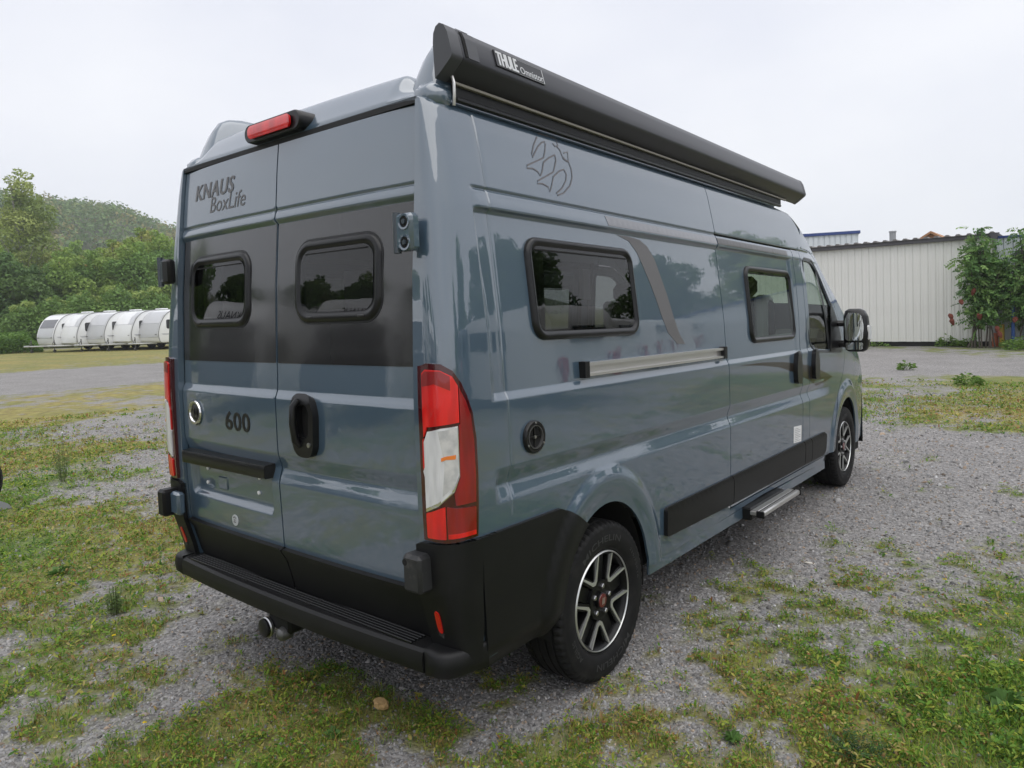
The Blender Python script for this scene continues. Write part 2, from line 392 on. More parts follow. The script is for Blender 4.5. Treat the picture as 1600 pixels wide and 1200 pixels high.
def strip_on(name, f, lines, w, h, m, parent, sgn=1):
    """thin lines drawn on surface f: list of (polyline) joined into one sheet"""
    mb = MB()
    for ln in lines:
        P = np.array(ln, float); n = len(P); t = np.gradient(P, axis=0); t /= np.maximum(np.linalg.norm(t, axis=1, keepdims=True), 1e-9); nn = np.stack([-t[:, 1], t[:, 0]], 1)
        ww = w if np.isscalar(w) else np.array(w)[:, None]
        A = P + nn * ww / 2; B = P - nn * ww / 2
        V = [f(q[:, 0], q[:, 1]) + normals_of(f, q[:, 0], q[:, 1], sgn) * h for q in (A, B)]
        mb.add(np.concatenate(V), [(i, i + 1, n + i + 1, n + i) for i in range(n - 1)])
    return mb.build(name, m, parent, fix=False, ang=None)
def children(o): return [c for c in COL.objects if c.parent is o]
def copy_tree(o, parent=None):
    c = o.copy(); COL.objects.link(c)
    if parent is not None: c.parent = parent
    for ch in [k for k in KIDS.get(o.name, [])]: copy_tree(ch, c)
    return c
KIDS = {}
def index_kids():
    KIDS.clear()
    for q in COL.objects:
        if q.parent: KIDS.setdefault(q.parent.name, []).append(q)
def mirrored(o, parent=None):
    """a copy on the other side of the van (x -> -x), parts too"""
    c = o.copy(); COL.objects.link(c); c.scale = (-1, 1, 1); c.location = (-o.location.x, o.location.y, o.location.z)
    if parent is not None: c.parent = parent
    for ch in [q for q in COL.objects if q.parent is o and q is not c]:
        d = ch.copy(); COL.objects.link(d); d.parent = c
    return c
mat('lens_housing', (.05, .002, .004), .12, coat=1)
mat('paint_dark', (.030, .042, .054), .4, coat=.5)
mat('letter_badge', (.45, .47, .48), .35)
mat('steel_dark', (.16, .16, .16), .4, metal=.8)
mat('furniture', (.30, .29, .27), .6)
mat('lens_shade', (.42, .42, .42), .12, coat=1, var=(30, (.60, .59, .57), .35, .65))
EMBLEM = [
    [(0.788, 2.412), (0.806, 2.416), (0.824, 2.416), (0.848, 2.416), (0.866, 2.416)],
    [(0.770, 2.396), (0.728, 2.352), (0.704, 2.312), (0.704, 2.296), (0.722, 2.316), (0.758, 2.352), (0.794, 2.376), (0.818, 2.384), (0.818, 2.372), (0.800, 2.336), (0.782, 2.308)],
    [(0.872, 2.416), (0.890, 2.416), (0.920, 2.416), (0.914, 2.408), (0.914, 2.384), (0.890, 2.376), (0.878, 2.388)],
    [(0.782, 2.308), (0.656, 2.256), (0.650, 2.244), (0.692, 2.248), (0.722, 2.240), (0.734, 2.224), (0.752, 2.244), (0.776, 2.288), (0.824, 2.316), (0.872, 2.336)],
    [(0.872, 2.336), (0.872, 2.312), (0.836, 2.256)],
    [(0.836, 2.256), (0.710, 2.200), (0.704, 2.188), (0.740, 2.192), (0.776, 2.184), (0.782, 2.164), (0.800, 2.188), (0.830, 2.236), (0.884, 2.268), (0.920, 2.280)],
    [(0.920, 2.280), (0.932, 2.260), (0.920, 2.232), (0.878, 2.192), (0.830, 2.164), (0.836, 2.156), (0.884, 2.172), (0.944, 2.212), (0.974, 2.252), (0.980, 2.292), (0.968, 2.324), (0.932, 2.328), (0.920, 2.368), (0.902, 2.380)],
    [(0.944, 2.356), (0.980, 2.368), (0.968, 2.320), (0.944, 2.324), (0.938, 2.336)],
]

# ------------------------------------------------------------------ the camper van's surfaces (y = 0 at the rear step, x = 0 in the middle)
def ss(a, b, x):
    t = np.clip((np.asarray(x, float) - a) / (b - a), 0, 1)
    return t * t * (3 - 2 * t)

def sl(a, b, x):
    t = np.clip((np.asarray(x, float) - a) / (b - a), 0, 1)
    return .72 * t + .28 * t * t * (3 - 2 * t)

RAKE = 0.02                       # the body stands a little nose-down on its wheels
def sh(P):
    P = np.array(P, float)
    P[..., 2] = P[..., 2] - RAKE * (P[..., 1] - 0.3)
    return P

HZ = [.28, .33, .42, .60, .95, 1.34, 1.60, 1.90, 2.05, 2.20, 2.35, 2.41, 2.46]
HX = [.955, .984, .996, 1.004, 1.012, 1.012, 1.002, .972, .955, .930, .901, .884, .845]
_zz = np.linspace(.25, 2.48, 447)
_k = np.exp(-np.linspace(-2, 2, 13) ** 2); _k /= _k.sum()
_hx = np.convolve(np.pad(np.interp(_zz, HZ, HX), 6, mode='edge'), _k, 'valid')
def hull(z): return np.interp(z, _zz, _hx)

ARCH = [(1.03, .375, .375, .44), (5.08, .455, .40, .43)]          # wheel openings: y, z, half length, height
def side_x(y, z):
    y = np.asarray(y, float); z = np.asarray(z, float)
    X = hull(z)
    m = ss(.275, .315, y) * (1 - ss(4.2, 4.6, y))
    mr = ss(.275, .30, y) * (1 - ss(3.70, 3.76, y))
    X = X - .015 * mr * sl(1.340, 1.372, z) * (1 - sl(2.031, 2.049, z))      # window panel
    X = X - .013 * (m - mr) * ss(1.338, 1.374, z) * (1 - ss(1.40, 1.9, z))
    X = X - .022 * m * sl(.968, 1.032, z) * (1 - sl(1.032, 1.098, z))          # lower crease
    X = X + .006 * m * ss(2.04, 2.056, z) * (1 - ss(2.062, 2.112, z))
    X = X - .008 * m * np.exp(-((z - 2.119) / .006) ** 2)                     # gutter groove
    X = X - .004 * np.exp(-((y - .37) / .0035) ** 2) * ss(.9, .95, z)         # panel seam
    for cy, cz, ra, rb in ARCH:
        d = np.hypot((y - cy) / ra * .42, np.maximum(z - cz, -.2) / rb * .42); r = .42
        X = X + .020 * (1 - ss(r + .10, r + .165, d)) * ss(-.25, .0, z - cz)
        X = X - .012 * (1 - ss(r, r + .09, d)) * ss(-.25, .0, z - cz)
    X = X - .055 * np.clip((y - 4.75) / 1.0, 0, 2) ** 2 * (1 + .6 * ss(1.0, 1.6, z))
    X = X - .10 * ss(4.0, 5.2, y) * ss(1.45, 2.3, z)
    return X
def f_side(y, z): return np.stack([side_x(y, z), np.asarray(y, float) + 0 * z, z + 0 * np.asarray(y, float)], -1)

DZ = [.45, .55, .69, .95, 1.34, 1.50, 1.80, 2.12, 2.30, 2.42]
DY = [.115, .095, .056, .048, .048, .054, .069, .098, .115, .130]
def rear_y(x, z):
    z = np.asarray(z, float); x = np.asarray(x, float)
    Y = np.interp(z, DZ, DY) + .020 * (np.abs(x) / .85) ** 3
    Y = Y + .014 * sl(1.330, 1.362, z) * (1 - sl(2.066, 2.080, z))
    Y = Y + .018 * sl(.968, 1.032, z) * (1 - sl(1.032, 1.098, z))
    Y = Y + .007 * np.exp(-((z - 2.123) / .006) ** 2)
    Y = Y - .005 * ss(2.075, 2.088, z) * (1 - ss(2.09, 2.118, z))
    # number plate recess on the left door
    px = ss(-.80, -.765, x) * (1 - ss(-.085, -.06, x)); pz = ss(.815, .845, z + .03 * (x + .43) * 0) * (1 - ss(1.0, 1.03, z))
    Y = Y + .022 * px * pz
    return Y
def f_rear(x, z): return np.stack([np.asarray(x, float) + 0 * z, rear_y(x, z), z + 0 * np.asarray(x, float)], -1)

def door_edge(z): return np.interp(z, [.4, 1.6, 2.1, 2.43], [.845, .845, .845, .832])
CE = .275                         # where the rear corner post runs into the side
def corner_m(z): return np.interp(z, [.4, 1.50, 1.80, 2.2], [5.6, 5.6, 4.2, 3.4])
def f_corner(u, z):
    u = np.asarray(u, float); z = np.asarray(z, float)
    xd = door_edge(z) + .004; yd = np.interp(z, DZ, DY) + .002
    xe = side_x(CE + 0 * z, z)
    th = np.clip(u, 0, 1) * np.pi / 2; n = 2 / corner_m(z)
    sx = np.sin(th) ** n; cy = np.cos(th) ** n
    x = xd + (xe - xd) * sx; y = CE - (CE - yd) * cy
    x = x + 0; return np.stack([x, y, z + 0 * u], -1)

TY = [0, 3.70, 3.95, 4.15, 4.35, 4.62, 4.90, 5.15, 5.35, 5.60, 5.82, 5.93, 5.97]
TZ = [2.42, 2.42, 2.40, 2.31, 2.21, 2.04, 1.82, 1.61, 1.47, 1.33, 1.18, 1.03, .90]
def top_z(y): return np.interp(y, TY, TZ)
def roof_z(x, y):
    x = np.abs(np.asarray(x, float)); y = np.asarray(y, float)
    w = side_x(y, top_z(y))
    q = x / w
    z = top_z(y) + .008 + .034 * (1 - ss(.90, 1.0, q)) * np.clip((y - .13) / .10, 0, 1) ** .5
    rear = ss(.125, .27, y) ** .75
    front = 1 - ss(3.3, 3.9, y)
    z = z + .105 * rear * front * (1 - ss(.66, .80, x)) + .016 * rear * front * (1 - (x / .8) ** 2)
    z = z + .06 * ss(3.6, 4.4, y) * (1 - q ** 2)
    return z
def f_roof(x, y): return np.stack([np.asarray(x, float) + 0 * y, np.asarray(y, float) + 0 * x, roof_z(x, y)], -1)

def raked(f): return lambda a, b: sh(f(a, b))
SIDE, REAR, CORNER, ROOF = raked(f_side), raked(f_rear), raked(f_corner), raked(f_roof)

def ellipse_arc(cy, cz, a, b, t0, t1, n=28): return [(cy + a * math.cos(R(t0 + (t1 - t0) * k / n)), cz + b * math.sin(R(t0 + (t1 - t0) * k / n))) for k in range(n + 1)]
V_FINE = np.unique(np.round(np.concatenate([np.arange(.40, 2.43, .025), np.arange(.955, 1.11, .008), np.arange(1.332, 1.382, .006), np.arange(2.022, 2.14, .005), np.arange(2.30, 2.43, .012), np.arange(.4, 1.02, .0165)]), 4))
U_FINE = np.unique(np.round(np.concatenate([np.arange(.2, 6, .028), np.arange(.27, .32, .006), [.363, .3665, .3685, .37, .3715, .3735, .377], np.arange(.42, 1.65, .0165), np.arange(3.69, 3.78, .01), np.arange(4.5, 5.7, .0165)]), 4))
WIN1 = (.565, 1.392, 1.553, 1.962, .075); WIN2 = (2.835, 3.705, 1.452, 1.952, .075)
CABWIN = rpoly([(4.06, 1.42), (4.16, 1.345), (4.90, 1.305), (4.86, 1.45), (4.70, 1.74), (4.52, 1.955), (4.34, 2.055), (4.06, 2.06)], [.05, .05, .03, .04, .08, .08, .08, .05])
CABDOOR = rpoly([(3.99, .475), (4.60, .475), (4.63, .72), (4.78, .97), (4.97, 1.14), (5.04, 1.31), (4.80, 1.76), (4.56, 2.03), (4.34, 2.135), (3.99, 2.14)], [.03, .03, .05, .05, .05, .03, .1, .1, .1, .05])

def build_van(root):
    P_ = lambda n: empty(n, parent=root)
    MIR = []                                   # parts also built on the left side
    # --- body panels, right side
    arch = ellipse_arc(*ARCH[0], -2, 178)
    out1 = [(CE, .40), (.60, .40)] + [(max(p[0], .60), p[1]) for p in arch[::-1] if p[1] > .42] + [(1.405, .415), (2.434, .455), (2.434, 2.42), (CE, 2.42)]
    out1 = [(CE, .46)] + [(.655, .46)] + [p for p in arch[::-1] if p[1] > .465] + [(1.405, .46), (1.41, .415), (2.434, .432), (2.434, 2.42), (CE, 2.42)]
    hole1 = rrect(WIN1[0] + .015, WIN1[1] - .015, WIN1[2] + .015, WIN1[3] - .015, .06)
    MIR.append(patch('side_panel', SIDE, out1, 'paint', root, [hole1], U_FINE, V_FINE, .03, bstep=.02))
    up = [(2.441, 2.124), (3.97, 2.124), (4.10, 2.16), (4.16, 2.22), (4.10, 2.30), (3.96, 2.395), (3.70, 2.42), (2.441, 2.42)]
    MIR.append(patch('upper_side_panel', SIDE, up, 'paint', root, [], U_FINE, V_FINE, .03, bstep=.02))
    hole2 = rrect(WIN2[0] + .015, WIN2[1] - .015, WIN2[2] + .015, WIN2[3] - .015, .06)
    sd_ = patch('sliding_door', SIDE, rpoly([(2.441, .478), (3.816, .478), (3.816, 2.114), (2.441, 2.114)], [.02, .02, .03, .005]), 'paint', root, [hole2], U_FINE, V_FINE, .03, bstep=.02); MIR.append(sd_)
    MIR.append(patch('door_sill', SIDE, [(2.437, .432), (3.0, .445), (4.36, .425), (4.40, .47), (2.437, .470)], 'paint', root, [], U_FINE, V_FINE, .03, bstep=.03))
    # front: pillar, wing and nose round the cab door
    a2 = ellipse_arc(*ARCH[1], -2, 182)
    top = [(y, float(top_z(y)) - .001) for y in np.concatenate([np.arange(5.93, 4.18, -.03), [4.16]])]
    fr_ = [(3.824, .478), (4.41, .478), (4.41, .44)] + [p for p in a2[::-1] if p[0] > 4.66 and p[1] > .44][:] + [(5.49, .42), (5.93, .42)] + top + [(4.10, 2.155), (3.98, 2.114), (3.824, 2.114)]
    fr_ = [(3.824, .478)] + [(4.62, .478)] + [p for p in a2[::-1] if p[1] > .48] + [(5.485, .42), (5.93, .42)] + top + [(4.16, 2.214), (4.10, 2.155), (3.98, 2.118), (3.824, 2.118)]
    def grow(poly, d):
        Q = np.array(poly); t = np.roll(Q, -1, 0) - np.roll(Q, 1, 0); t /= np.maximum(np.linalg.norm(t, axis=1, keepdims=True), 1e-9)
        return [tuple(q) for q in Q + np.stack([t[:, 1], -t[:, 0]], 1) * d]
    gap = [p if p[1] > .484 else (p[0], .476) for p in grow(CABDOOR, .006)]
    i0 = min(range(len(gap)), key=lambda i: (gap[i][1] > .478, gap[i][0])); gp = gap
    hole = [p for p in gp if p[1] > .477]
    # door notch opens to the sill: wing outline runs round it
    hs = sorted(hole, key=lambda p: p[1]); lf = min([p for p in hs if p[1] < .6], key=lambda p: p[0]); rg = max([p for p in hs if p[1] < .6], key=lambda p: p[0])
    k0 = hole.index(lf); ordered = hole[k0:] + hole[:k0]
    if ordered[1] == rg or abs(ordered[1][0] - lf[0]) > .2: ordered = [ordered[0]] + ordered[1:][::-1]
    notch = ordered if ordered[1][1] > ordered[-1][1] else [ordered[0]] + ordered[:0:-1]
    fr2 = [(3.824, .478), (notch[0][0], .478)] + notch + [(notch[-1][0], .478)] + [(4.66, .478)] + [p for p in a2[::-1] if p[1] > .48 and p[0] > 4.0] + [(5.485, .42), (5.93, .42)] + top + [(4.10, 2.155), (3.98, 2.118), (3.824, 2.118)]
    MIR.append(patch('front_wing', SIDE, fr2, 'paint', root, [], U_FINE, V_FINE, .03, bstep=.02))
    cdoor = patch('cab_door', SIDE, CABDOOR, 'paint', root, [grow(CABWIN, -.012)], U_FINE, V_FINE, .03, bstep=.02); MIR.append(cdoor)
    # rear corner posts
    uu = np.linspace(0, 1, 34); vv = np.unique(np.concatenate([np.arange(.44, 2.42, .03), [2.36, 2.39, 2.405, 2.42]]))
    MIR.append(patch('corner_post', CORNER, [(0, .42), (1, .42), (1, 2.42), (0, 2.42)], 'paint', root, [], uu, vv, .04, bstep=.02, skirt=.03))
    # cab glass, its rubber and the divider
    gl = patch('door_glass', SIDE, CABWIN, 'window_glass', cdoor, [], None, None, .06, off=-.012, skirt=0)
    ring('window_seal', SIDE, CABWIN, [(-.016, -.004), (-.014, .003), (.004, .002), (.016, -.012), (.016, -.02)], 'plastic_smooth', cdoor)
    strip_on('window_divider', SIDE, [[(4.46, 2.0), (4.52, 1.66), (4.56, 1.32)]], .055, -.004, 'plastic_smooth', cdoor)
    mb = MB(); P = [(4.06, 1.245), (4.115, 1.345), (4.145, 1.345), (4.175, 1.31), (4.18, 1.17), (4.14, 1.125), (4.09, 1.13), (4.06, 1.17)]
    patch('door_handle', SIDE, rpoly([(4.045, 1.13), (4.145, 1.12), (4.165, 1.24), (4.13, 1.355), (4.06, 1.345), (4.04, 1.24)], .03), 'plastic_smooth', cdoor, [], None, None, .02, off=.032, skirt=.034)
    patch('door_handle', SIDE, rpoly([(3.62, 1.13), (3.72, 1.12), (3.735, 1.24), (3.705, 1.355), (3.635, 1.345), (3.61, 1.24)], .03), 'plastic_smooth', sd_, [], None, None, .02, off=.032, skirt=.034)
    patch('mirror_base', SIDE, rpoly([(4.55, 1.318), (4.93, 1.300), (4.90, 1.44), (4.735, 1.735), (4.645, 1.60)], .02), 'plastic_smooth', cdoor, [], None, None, .04, off=.004, skirt=.008)
    # dark backing added behind the panel gaps to stop light showing through
    for q in ([(2.41, .43), (2.47, .43), (2.47, 2.42), (2.41, 2.42)], [(3.79, .43), (3.85, .43), (3.85, 2.14), (3.79, 2.14)], [(2.42, 2.100), (4.1, 2.100), (4.1, 2.150), (2.42, 2.150)], [(3.96, .46), (4.02, .46), (4.02, 2.16), (3.96, 2.16)], [(2.43, .455), (4.55, .455), (4.55, .495), (2.43, .495)]):
        MIR.append(patch('gap_backing', SIDE, q, 'dark', root, [], None, None, .05, off=-.020, skirt=0))
    # windows with frames on the side
    for par_name, w, nm in (('side_window', WIN1, 1), ('side_window', WIN2, 2)):
        wn = P_(par_name)
        path = rrect(*w[:4], w[4], 8)
        ring('window_frame', SIDE, path, [(-.002, -.004), (0, .010), (.006, .018), (.016, .021), (.026, .018), (.031, .010), (.040, .008), (.042, -.006)], 'plastic_smooth', wn)
        q = rrect(w[0] + .034, w[1] - .034, w[2] + .034, w[3] - .034, w[4] - .02, 6)
        patch('window_pane', SIDE, q, 'acrylic' if nm == 1 else 'window_glass', wn, [], None, None, .08, off=.010, skirt=0)
        strip_on('window_hinge_line', SIDE, [[(w[0] + .06, w[3] - .050), (w[1] - .06, w[3] - .050)]], .006, .0125, 'dark', wn)
        MIR.append(wn)
    # --- roof
    ys = np.unique(np.concatenate([np.linspace(.135, CE, 16), np.arange(CE, .5, .03), np.arange(.5, 3.3, .2), np.arange(3.3, 5.94, .05), [4.10, 5.10, 5.93]]))
    qs = np.unique(np.concatenate([np.linspace(-1, -.6, 28), np.linspace(-.6, .6, 16), np.linspace(.6, 1, 28)]))
    def roof_w(y):
        if y >= CE: return float(side_x(y, top_z(y)))
        xd = float(door_edge(2.42)) + .004; yd = float(np.interp(2.42, DZ, DY)) + .002; xe = float(side_x(CE, 2.42)); return xd + (xe - xd) * max(0, 1 - ((CE - y) / (CE - yd)) ** 3.4) ** (1 / 3.4)
    G = np.array([[(q * roof_w(y), y, float(roof_z(q * roof_w(y) * (float(side_x(y, top_z(y))) / roof_w(y)), y))) for q in qs] for y in ys])
    G[:, :, 2] = np.where(np.abs(qs)[None, :] > .999, np.array([float(top_z(y)) for y in ys])[:, None], G[:, :, 2])
    cm = np.ones((len(ys) - 1, len(qs) - 1), bool)
    yc = (ys[1:] + ys[:-1]) / 2; qc = (qs[1:] + qs[:-1]) / 2
    wind = (yc[:, None] > 4.10) & (yc[:, None] < 5.10) & (np.abs(qc)[None, :] < .93); cm &= ~wind
    V, F = grid_mesh(G, cm); F = [f[::-1] for f in F]
    lip = len(V); V = np.concatenate([V, G[0] - np.array([0, -.004, 0]) * 0 - np.array([0, 0, 1]) * .012])
    F += [(j, j + 1, lip + j + 1, lip + j) for j in range(len(qs) - 1)]
    mb = MB(); mb.add(sh(V), F); mb.build('roof', 'paint', root, fix=True, ang=40)
    V, F = grid_mesh(G - np.array([0, 0, .012]), wind); used = sorted({i for f in F for i in f}); mp_ = {q: i for i, q in enumerate(used)}
    mk('windscreen', sh(V[used]), [tuple(mp_[i] for i in f)[::-1] for f in F], 'window_glass', root)
    # roof seal over the doors, channel under it
    mb = MB(); mb.box((-.84, .135, 2.408), (.84, .20, 2.430)); mb.rake(); mb.build('roof_seal', 'rubber', root)
    # front end
    nz = np.linspace(.36, 1.02, 6); wv = float(side_x(5.93, .9))
    G2 = np.array([[(q * wv, 5.93 + .05 * (1 - q * q), z) for q in np.linspace(-1, 1, 9)] for z in nz]); V, F = grid_mesh(G2); mk('front_bumper', sh(V), F, 'plastic', root)
    # --- roof fairings along both edges
    mb = MB()
    prof = [(.690, 2.425), (.712, 2.58), (.738, 2.67), (.765, 2.700), (.800, 2.705), (.838, 2.68), (.856, 2.62), (.868, 2.425)]
    V = []
    yst = [(.19, 0), (.215, .25), (.245, .52), (.275, .75), (.31, .92), (.35, 1.0), (.42, 1.04), (3.6, 1.04), (3.7, .9)]
    for y, k in yst:
        for (x, z) in prof: V.append((x, y, 2.425 + (z - 2.425) * k))
    n = len(prof); F = [(i * n + j, (i + 1) * n + j, (i + 1) * n + j + 1, i * n + j + 1) for i in range(len(yst) - 1) for j in range(n - 1)] + [tuple(range(n)), tuple(range((len(yst) - 1) * n, len(yst) * n))[::-1]]
    mb.add(V, F); mb.rake(); fo = mb.build('roof_fairing', 'paint', root, ang=80); MIR.append(fo)

    mb = MB(); mb.box((.77, .165, 2.395), (.893, .285, 2.490), .030); mb.rake(); MIR.append(mb.build('roof_corner_cap', 'paint', root, ang=80))

    # --- rear doors
    zr = np.unique(np.round(np.concatenate([np.arange(.69, 2.42, .035), np.arange(.955, 1.11, .008), np.arange(1.325, 1.372, .006), np.arange(2.06, 2.14, .004), np.arange(.81, .85, .008), np.arange(.995, 1.035, .008)]), 4))
    xr = np.unique(np.round(np.concatenate([np.arange(-.84, .845, .045), np.arange(-.81, -.755, .008), np.arange(-.09, -.05, .008)]), 4))
    doors = []
    for s in (-1, 1):
        w = rrect(-.745, -.205, 1.640, 1.970, .085) if s < 0 else rrect(.148, .662, 1.648, 1.970, .085)
        e = [(.845, .69), (.845, 1.6), (.845, 2.1), (.832, 2.405)]
        o = [(.004, .69)] + e + [(.004, 2.405)]
        o = [(s * a, b) for a, b in o]; o = o if s > 0 else o[::-1]
        w_in = rrect(min(p[0] for p in w) + .015, max(p[0] for p in w) - .015, min(p[1] for p in w) + .015, max(p[1] for p in w) - .015, .07)
        d = patch('rear_door', REAR, o, 'paint', root, [w_in], xr, zr, .03, bstep=.02, skirt=.03); doors.append(d)
        fo_ = rpoly([(.008, 1.478), (.840, 1.478), (.840, 2.064), (.008, 2.064)], .006); fo_ = [(s * a, b) for a, b in fo_]; fo_ = fo_ if s > 0 else fo_[::-1]
        patch('black_film', REAR, fo_, 'film', d, [w_in], None, None, .06, off=.0022, skirt=.002)
        ring('window_frame', REAR, w, [(-.012, .0005), (-.011, .004), (-.003, .004), (0, .009), (.006, .0135), (.016, .0155), (.026, .014), (.031, .009), (.042, .008), (.044, -.004)], 'plastic_smooth', d)
        bx = (min(p[0] for p in w), max(p[0] for p in w), min(p[1] for p in w), max(p[1] for p in w))
        patch('window_pane', REAR, rrect(bx[0] + .036, bx[1] - .036, bx[2] + .036, bx[3] - .036, .06), 'acrylic', d, [], None, None, .08, off=.010, skirt=0)
        strip_on('window_hinge_line', REAR, [[(bx[0] + .065, bx[3] - .052), (bx[1] - .065, bx[3] - .052)]], .005, .0125, 'dark', d)
        for xx in (bx[0] + .1, bx[1] - .1):
            mb = MB(); yq = float(rear_y(xx, bx[2] + .05)); mb.box((xx - .02, yq - .020, bx[2] + .012), (xx + .02, yq - .012, bx[2] + .022), .003); mb.rake(); mb.build('window_catch', 'plastic_dusty', d)
        # black cladding along the foot of the door
        c = rpoly([(.006, .475), (.80, .475), (.838, .52), (.842, .690), (.006, .690)], .01); c = [(s * a, b) for a, b in c]; c = c if s > 0 else c[::-1]
        patch('door_cladding', REAR, c, 'plastic', d, [], None, None, .05, off=.022, skirt=.024, offf=lambda a, b: -.014 * (1 - ss(.66, .684, b)) )
    ld, rd = doors
    # lettering
    text_on('lettering', 'KNAUS', REAR, -.715, -.335, 2.250, 2.325, .0015, 'letter_grey', ld, offset=.010, slant=.014, bold=.05, spacing=1.08)
    text_on('lettering', 'BoxLife', REAR, -.560, -.232, 2.176, 2.250, .0015, 'letter_grey', ld, slant=.015)
    text_on('lettering', '600', REAR, -.418, -.205, 1.166, 1.252, .0015, 'letter_black', ld, offset=.010, bold=.03, spacing=1.06)
    # round emblem, plate light bar, plate recess details
    mb = MB(); y0 = float(rear_y(-.70, 1.226)); mb.lathe([(0, .052), (-.008, .060), (-.014, .056), (-.014, .046), (-.008, .042)], 40, 1, (-.70, y0, 1.226)); mb.rake(); mb.build('emblem_ring', 'chrome', ld)
    mb = MB(); mb.lathe([(-.006, .044), (-.013, .03), (-.015, .001)], 32, 1, (-.70, y0, 1.226)); mb.rake(); mb.build('emblem_disc', 'plastic_smooth', ld)
    f_em = lambda a, b: sh(np.stack([a, y0 - .0155 + 0 * a, b], -1))
    strip_on('emblem_letters', f_em, [[(-.722, 1.25), (-.722, 1.205)], [(-.722, 1.25), (-.706, 1.25)], [(-.722, 1.228), (-.708, 1.228)], [(-.697, 1.25), (-.697, 1.205)], [(-.682, 1.205), (-.674, 1.25), (-.666, 1.205)]], .006, .001, 'chrome', ld)
    mb = MB(); mb.add([(-.79, .065, 1.045), (-.05, .065, 1.045), (-.05, .065, .985), (-.79, .065, .985), (-.782, .018, 1.040), (-.058, .018, 1.040), (-.058, .018, .982), (-.782, .018, .982), (-.78, .014, 1.028), (-.06, .014, 1.028), (-.06, .014, .992), (-.78, .014, .992)],
                      [(0, 1, 5, 4), (4, 5, 9, 8), (8, 9, 10, 11), (11, 10, 6, 7), (7, 6, 2, 3), (0, 4, 8, 11, 7, 3), (1, 2, 6, 10, 9, 5)]); mb.rake(); mb.build('plate_light_bar', 'plastic_smooth', ld, ang=30)
    for xx, zz in ((-.655, .955), (-.665, .885), (-.185, .965), (-.20, .895)):
        mb = MB(); y1 = float(rear_y(xx, zz)); mb.lathe([(.002, .009), (-.006, .009), (-.009, .004), (-.009, .0005)], 14, 1, (xx, y1, zz)); mb.rake(); mb.build('plate_plug', 'sticker', ld)
    mb = MB(); y1 = float(rear_y(-.5, .90)); mb.box((-.55, y1 - .006, .87), (-.47, y1 + .004, .93), .006); mb.rake(); mb.build('plate_boss', 'paint', ld)
    mb = MB(); y1 = float(rear_y(-.388, .746)); mb.lathe([(.002, .026), (-.003, .026), (-.004, .001)], 28, 1, (-.388, y1, .746)); mb.rake(); mb.build('round_sticker', 'letter_badge', ld)
    f_b = lambda a, b: sh(np.stack([a, y1 - .0045 + 0 * a, b], -1))
    strip_on('sticker_print', f_b, [[(-.40, .756), (-.388, .762), (-.376, .756)], [(-.398, .738), (-.378, .738)], [(-.395, .747), (-.381, .747)]], .005, .0005, 'letter_grey', ld)
    # handle on the right door
    hp = rpoly([(.160, 1.13), (.195, 1.105), (.265, 1.105), (.290, 1.14), (.300, 1.28), (.282, 1.335), (.25, 1.348), (.18, 1.348), (.150, 1.32), (.150, 1.20)], .03)
    hb = patch('door_handle', REAR, hp, 'plastic_smooth', rd, [rpoly([(.195, 1.185), (.262, 1.185), (.272, 1.29), (.255, 1.318), (.19, 1.318)], .025)], None, None, .02, off=.030, skirt=.032)
    patch('door_handle_recess', REAR, rpoly([(.185, 1.175), (.27, 1.175), (.28, 1.30), (.26, 1.325), (.18, 1.325)], .025), 'dark', rd, [], None, None, .03, off=.003, skirt=0)
    mb = MB(); yq = float(rear_y(.19, 1.25)); mb.tube([(.205, yq - .028, 1.335), (.196, yq - .046, 1.31), (.194, yq - .050, 1.24), (.198, yq - .044, 1.17), (.206, yq - .028, 1.15)], [.014, .015, .015, .015, .012], 10); mb.rake(); mb.build('handle_grip', 'plastic_smooth', rd, ang=60)
    mb = MB(); mb.lathe([(0, .010), (-.004, .010), (-.005, .001)], 16, 1, (.268, yq - .030, 1.158)); mb.rake(); mb.build('lock', 'steel', rd)
    # inside: white blind behind the right rear window
    mb = MB(); mb.box((.22, .26, 1.62), (.47, .27, 1.86), .01); mb.rake(); mb.build('window_blind', 'blind', rd)
    # hinges
    for s in (-1, 1):
        h = P_('door_hinge')
        if s > 0:
            mb = MB(); mb.box((.832, .012, 1.878), (.915, .060, 2.005), .012); mb.rake(); mb.build('hinge_plate', 'paint', h)
            mb = MB(); mb.tube([(.832, .024, 1.872), (.832, .024, 2.010)], .0135, 12); mb.rake(); mb.build('hinge_pin', 'paint_dark', h)
            for zz in (1.975, 1.905):
                mb = MB(); mb.lathe([(.0125, .027), (.008, .027), (.009, .020), (.0118, .019)], 20, 1, (.882, 0, zz)); mb.rake(); mb.build('bolt_cup', 'paint', h)
                mb = MB(); mb.lathe([(.0122, .019), (.0112, .019), (.0112, .0005)], 20, 1, (.882, 0, zz)); mb.rake(); mb.build('bolt_hole', 'dark', h)
                mb = MB(); mb.lathe([(.0115, .010), (.006, .009), (.006, .0005)], 6, 1, (.882, 0, zz)); mb.rake(); mb.build('bolt', 'paint_dark', h)
        else:
            mb = MB(); mb.box((-.920, .020, 1.855), (-.872, .062, 1.980), .012); mb.rake(); mb.build('hinge_plate', 'paint_dark', h)
            mb = MB(); mb.tube([(-.918, .028, 1.845), (-.918, .028, 1.99)], .014, 12); mb.rake(); mb.build('hinge_pin', 'paint_dark', h)
            mb = MB(); mb.box((-.872, .010, 1.855), (-.80, .05, 1.975), .012); mb.rake(); mb.build('hinge_arm', 'plastic', h)
        h2 = P_('door_hinge')
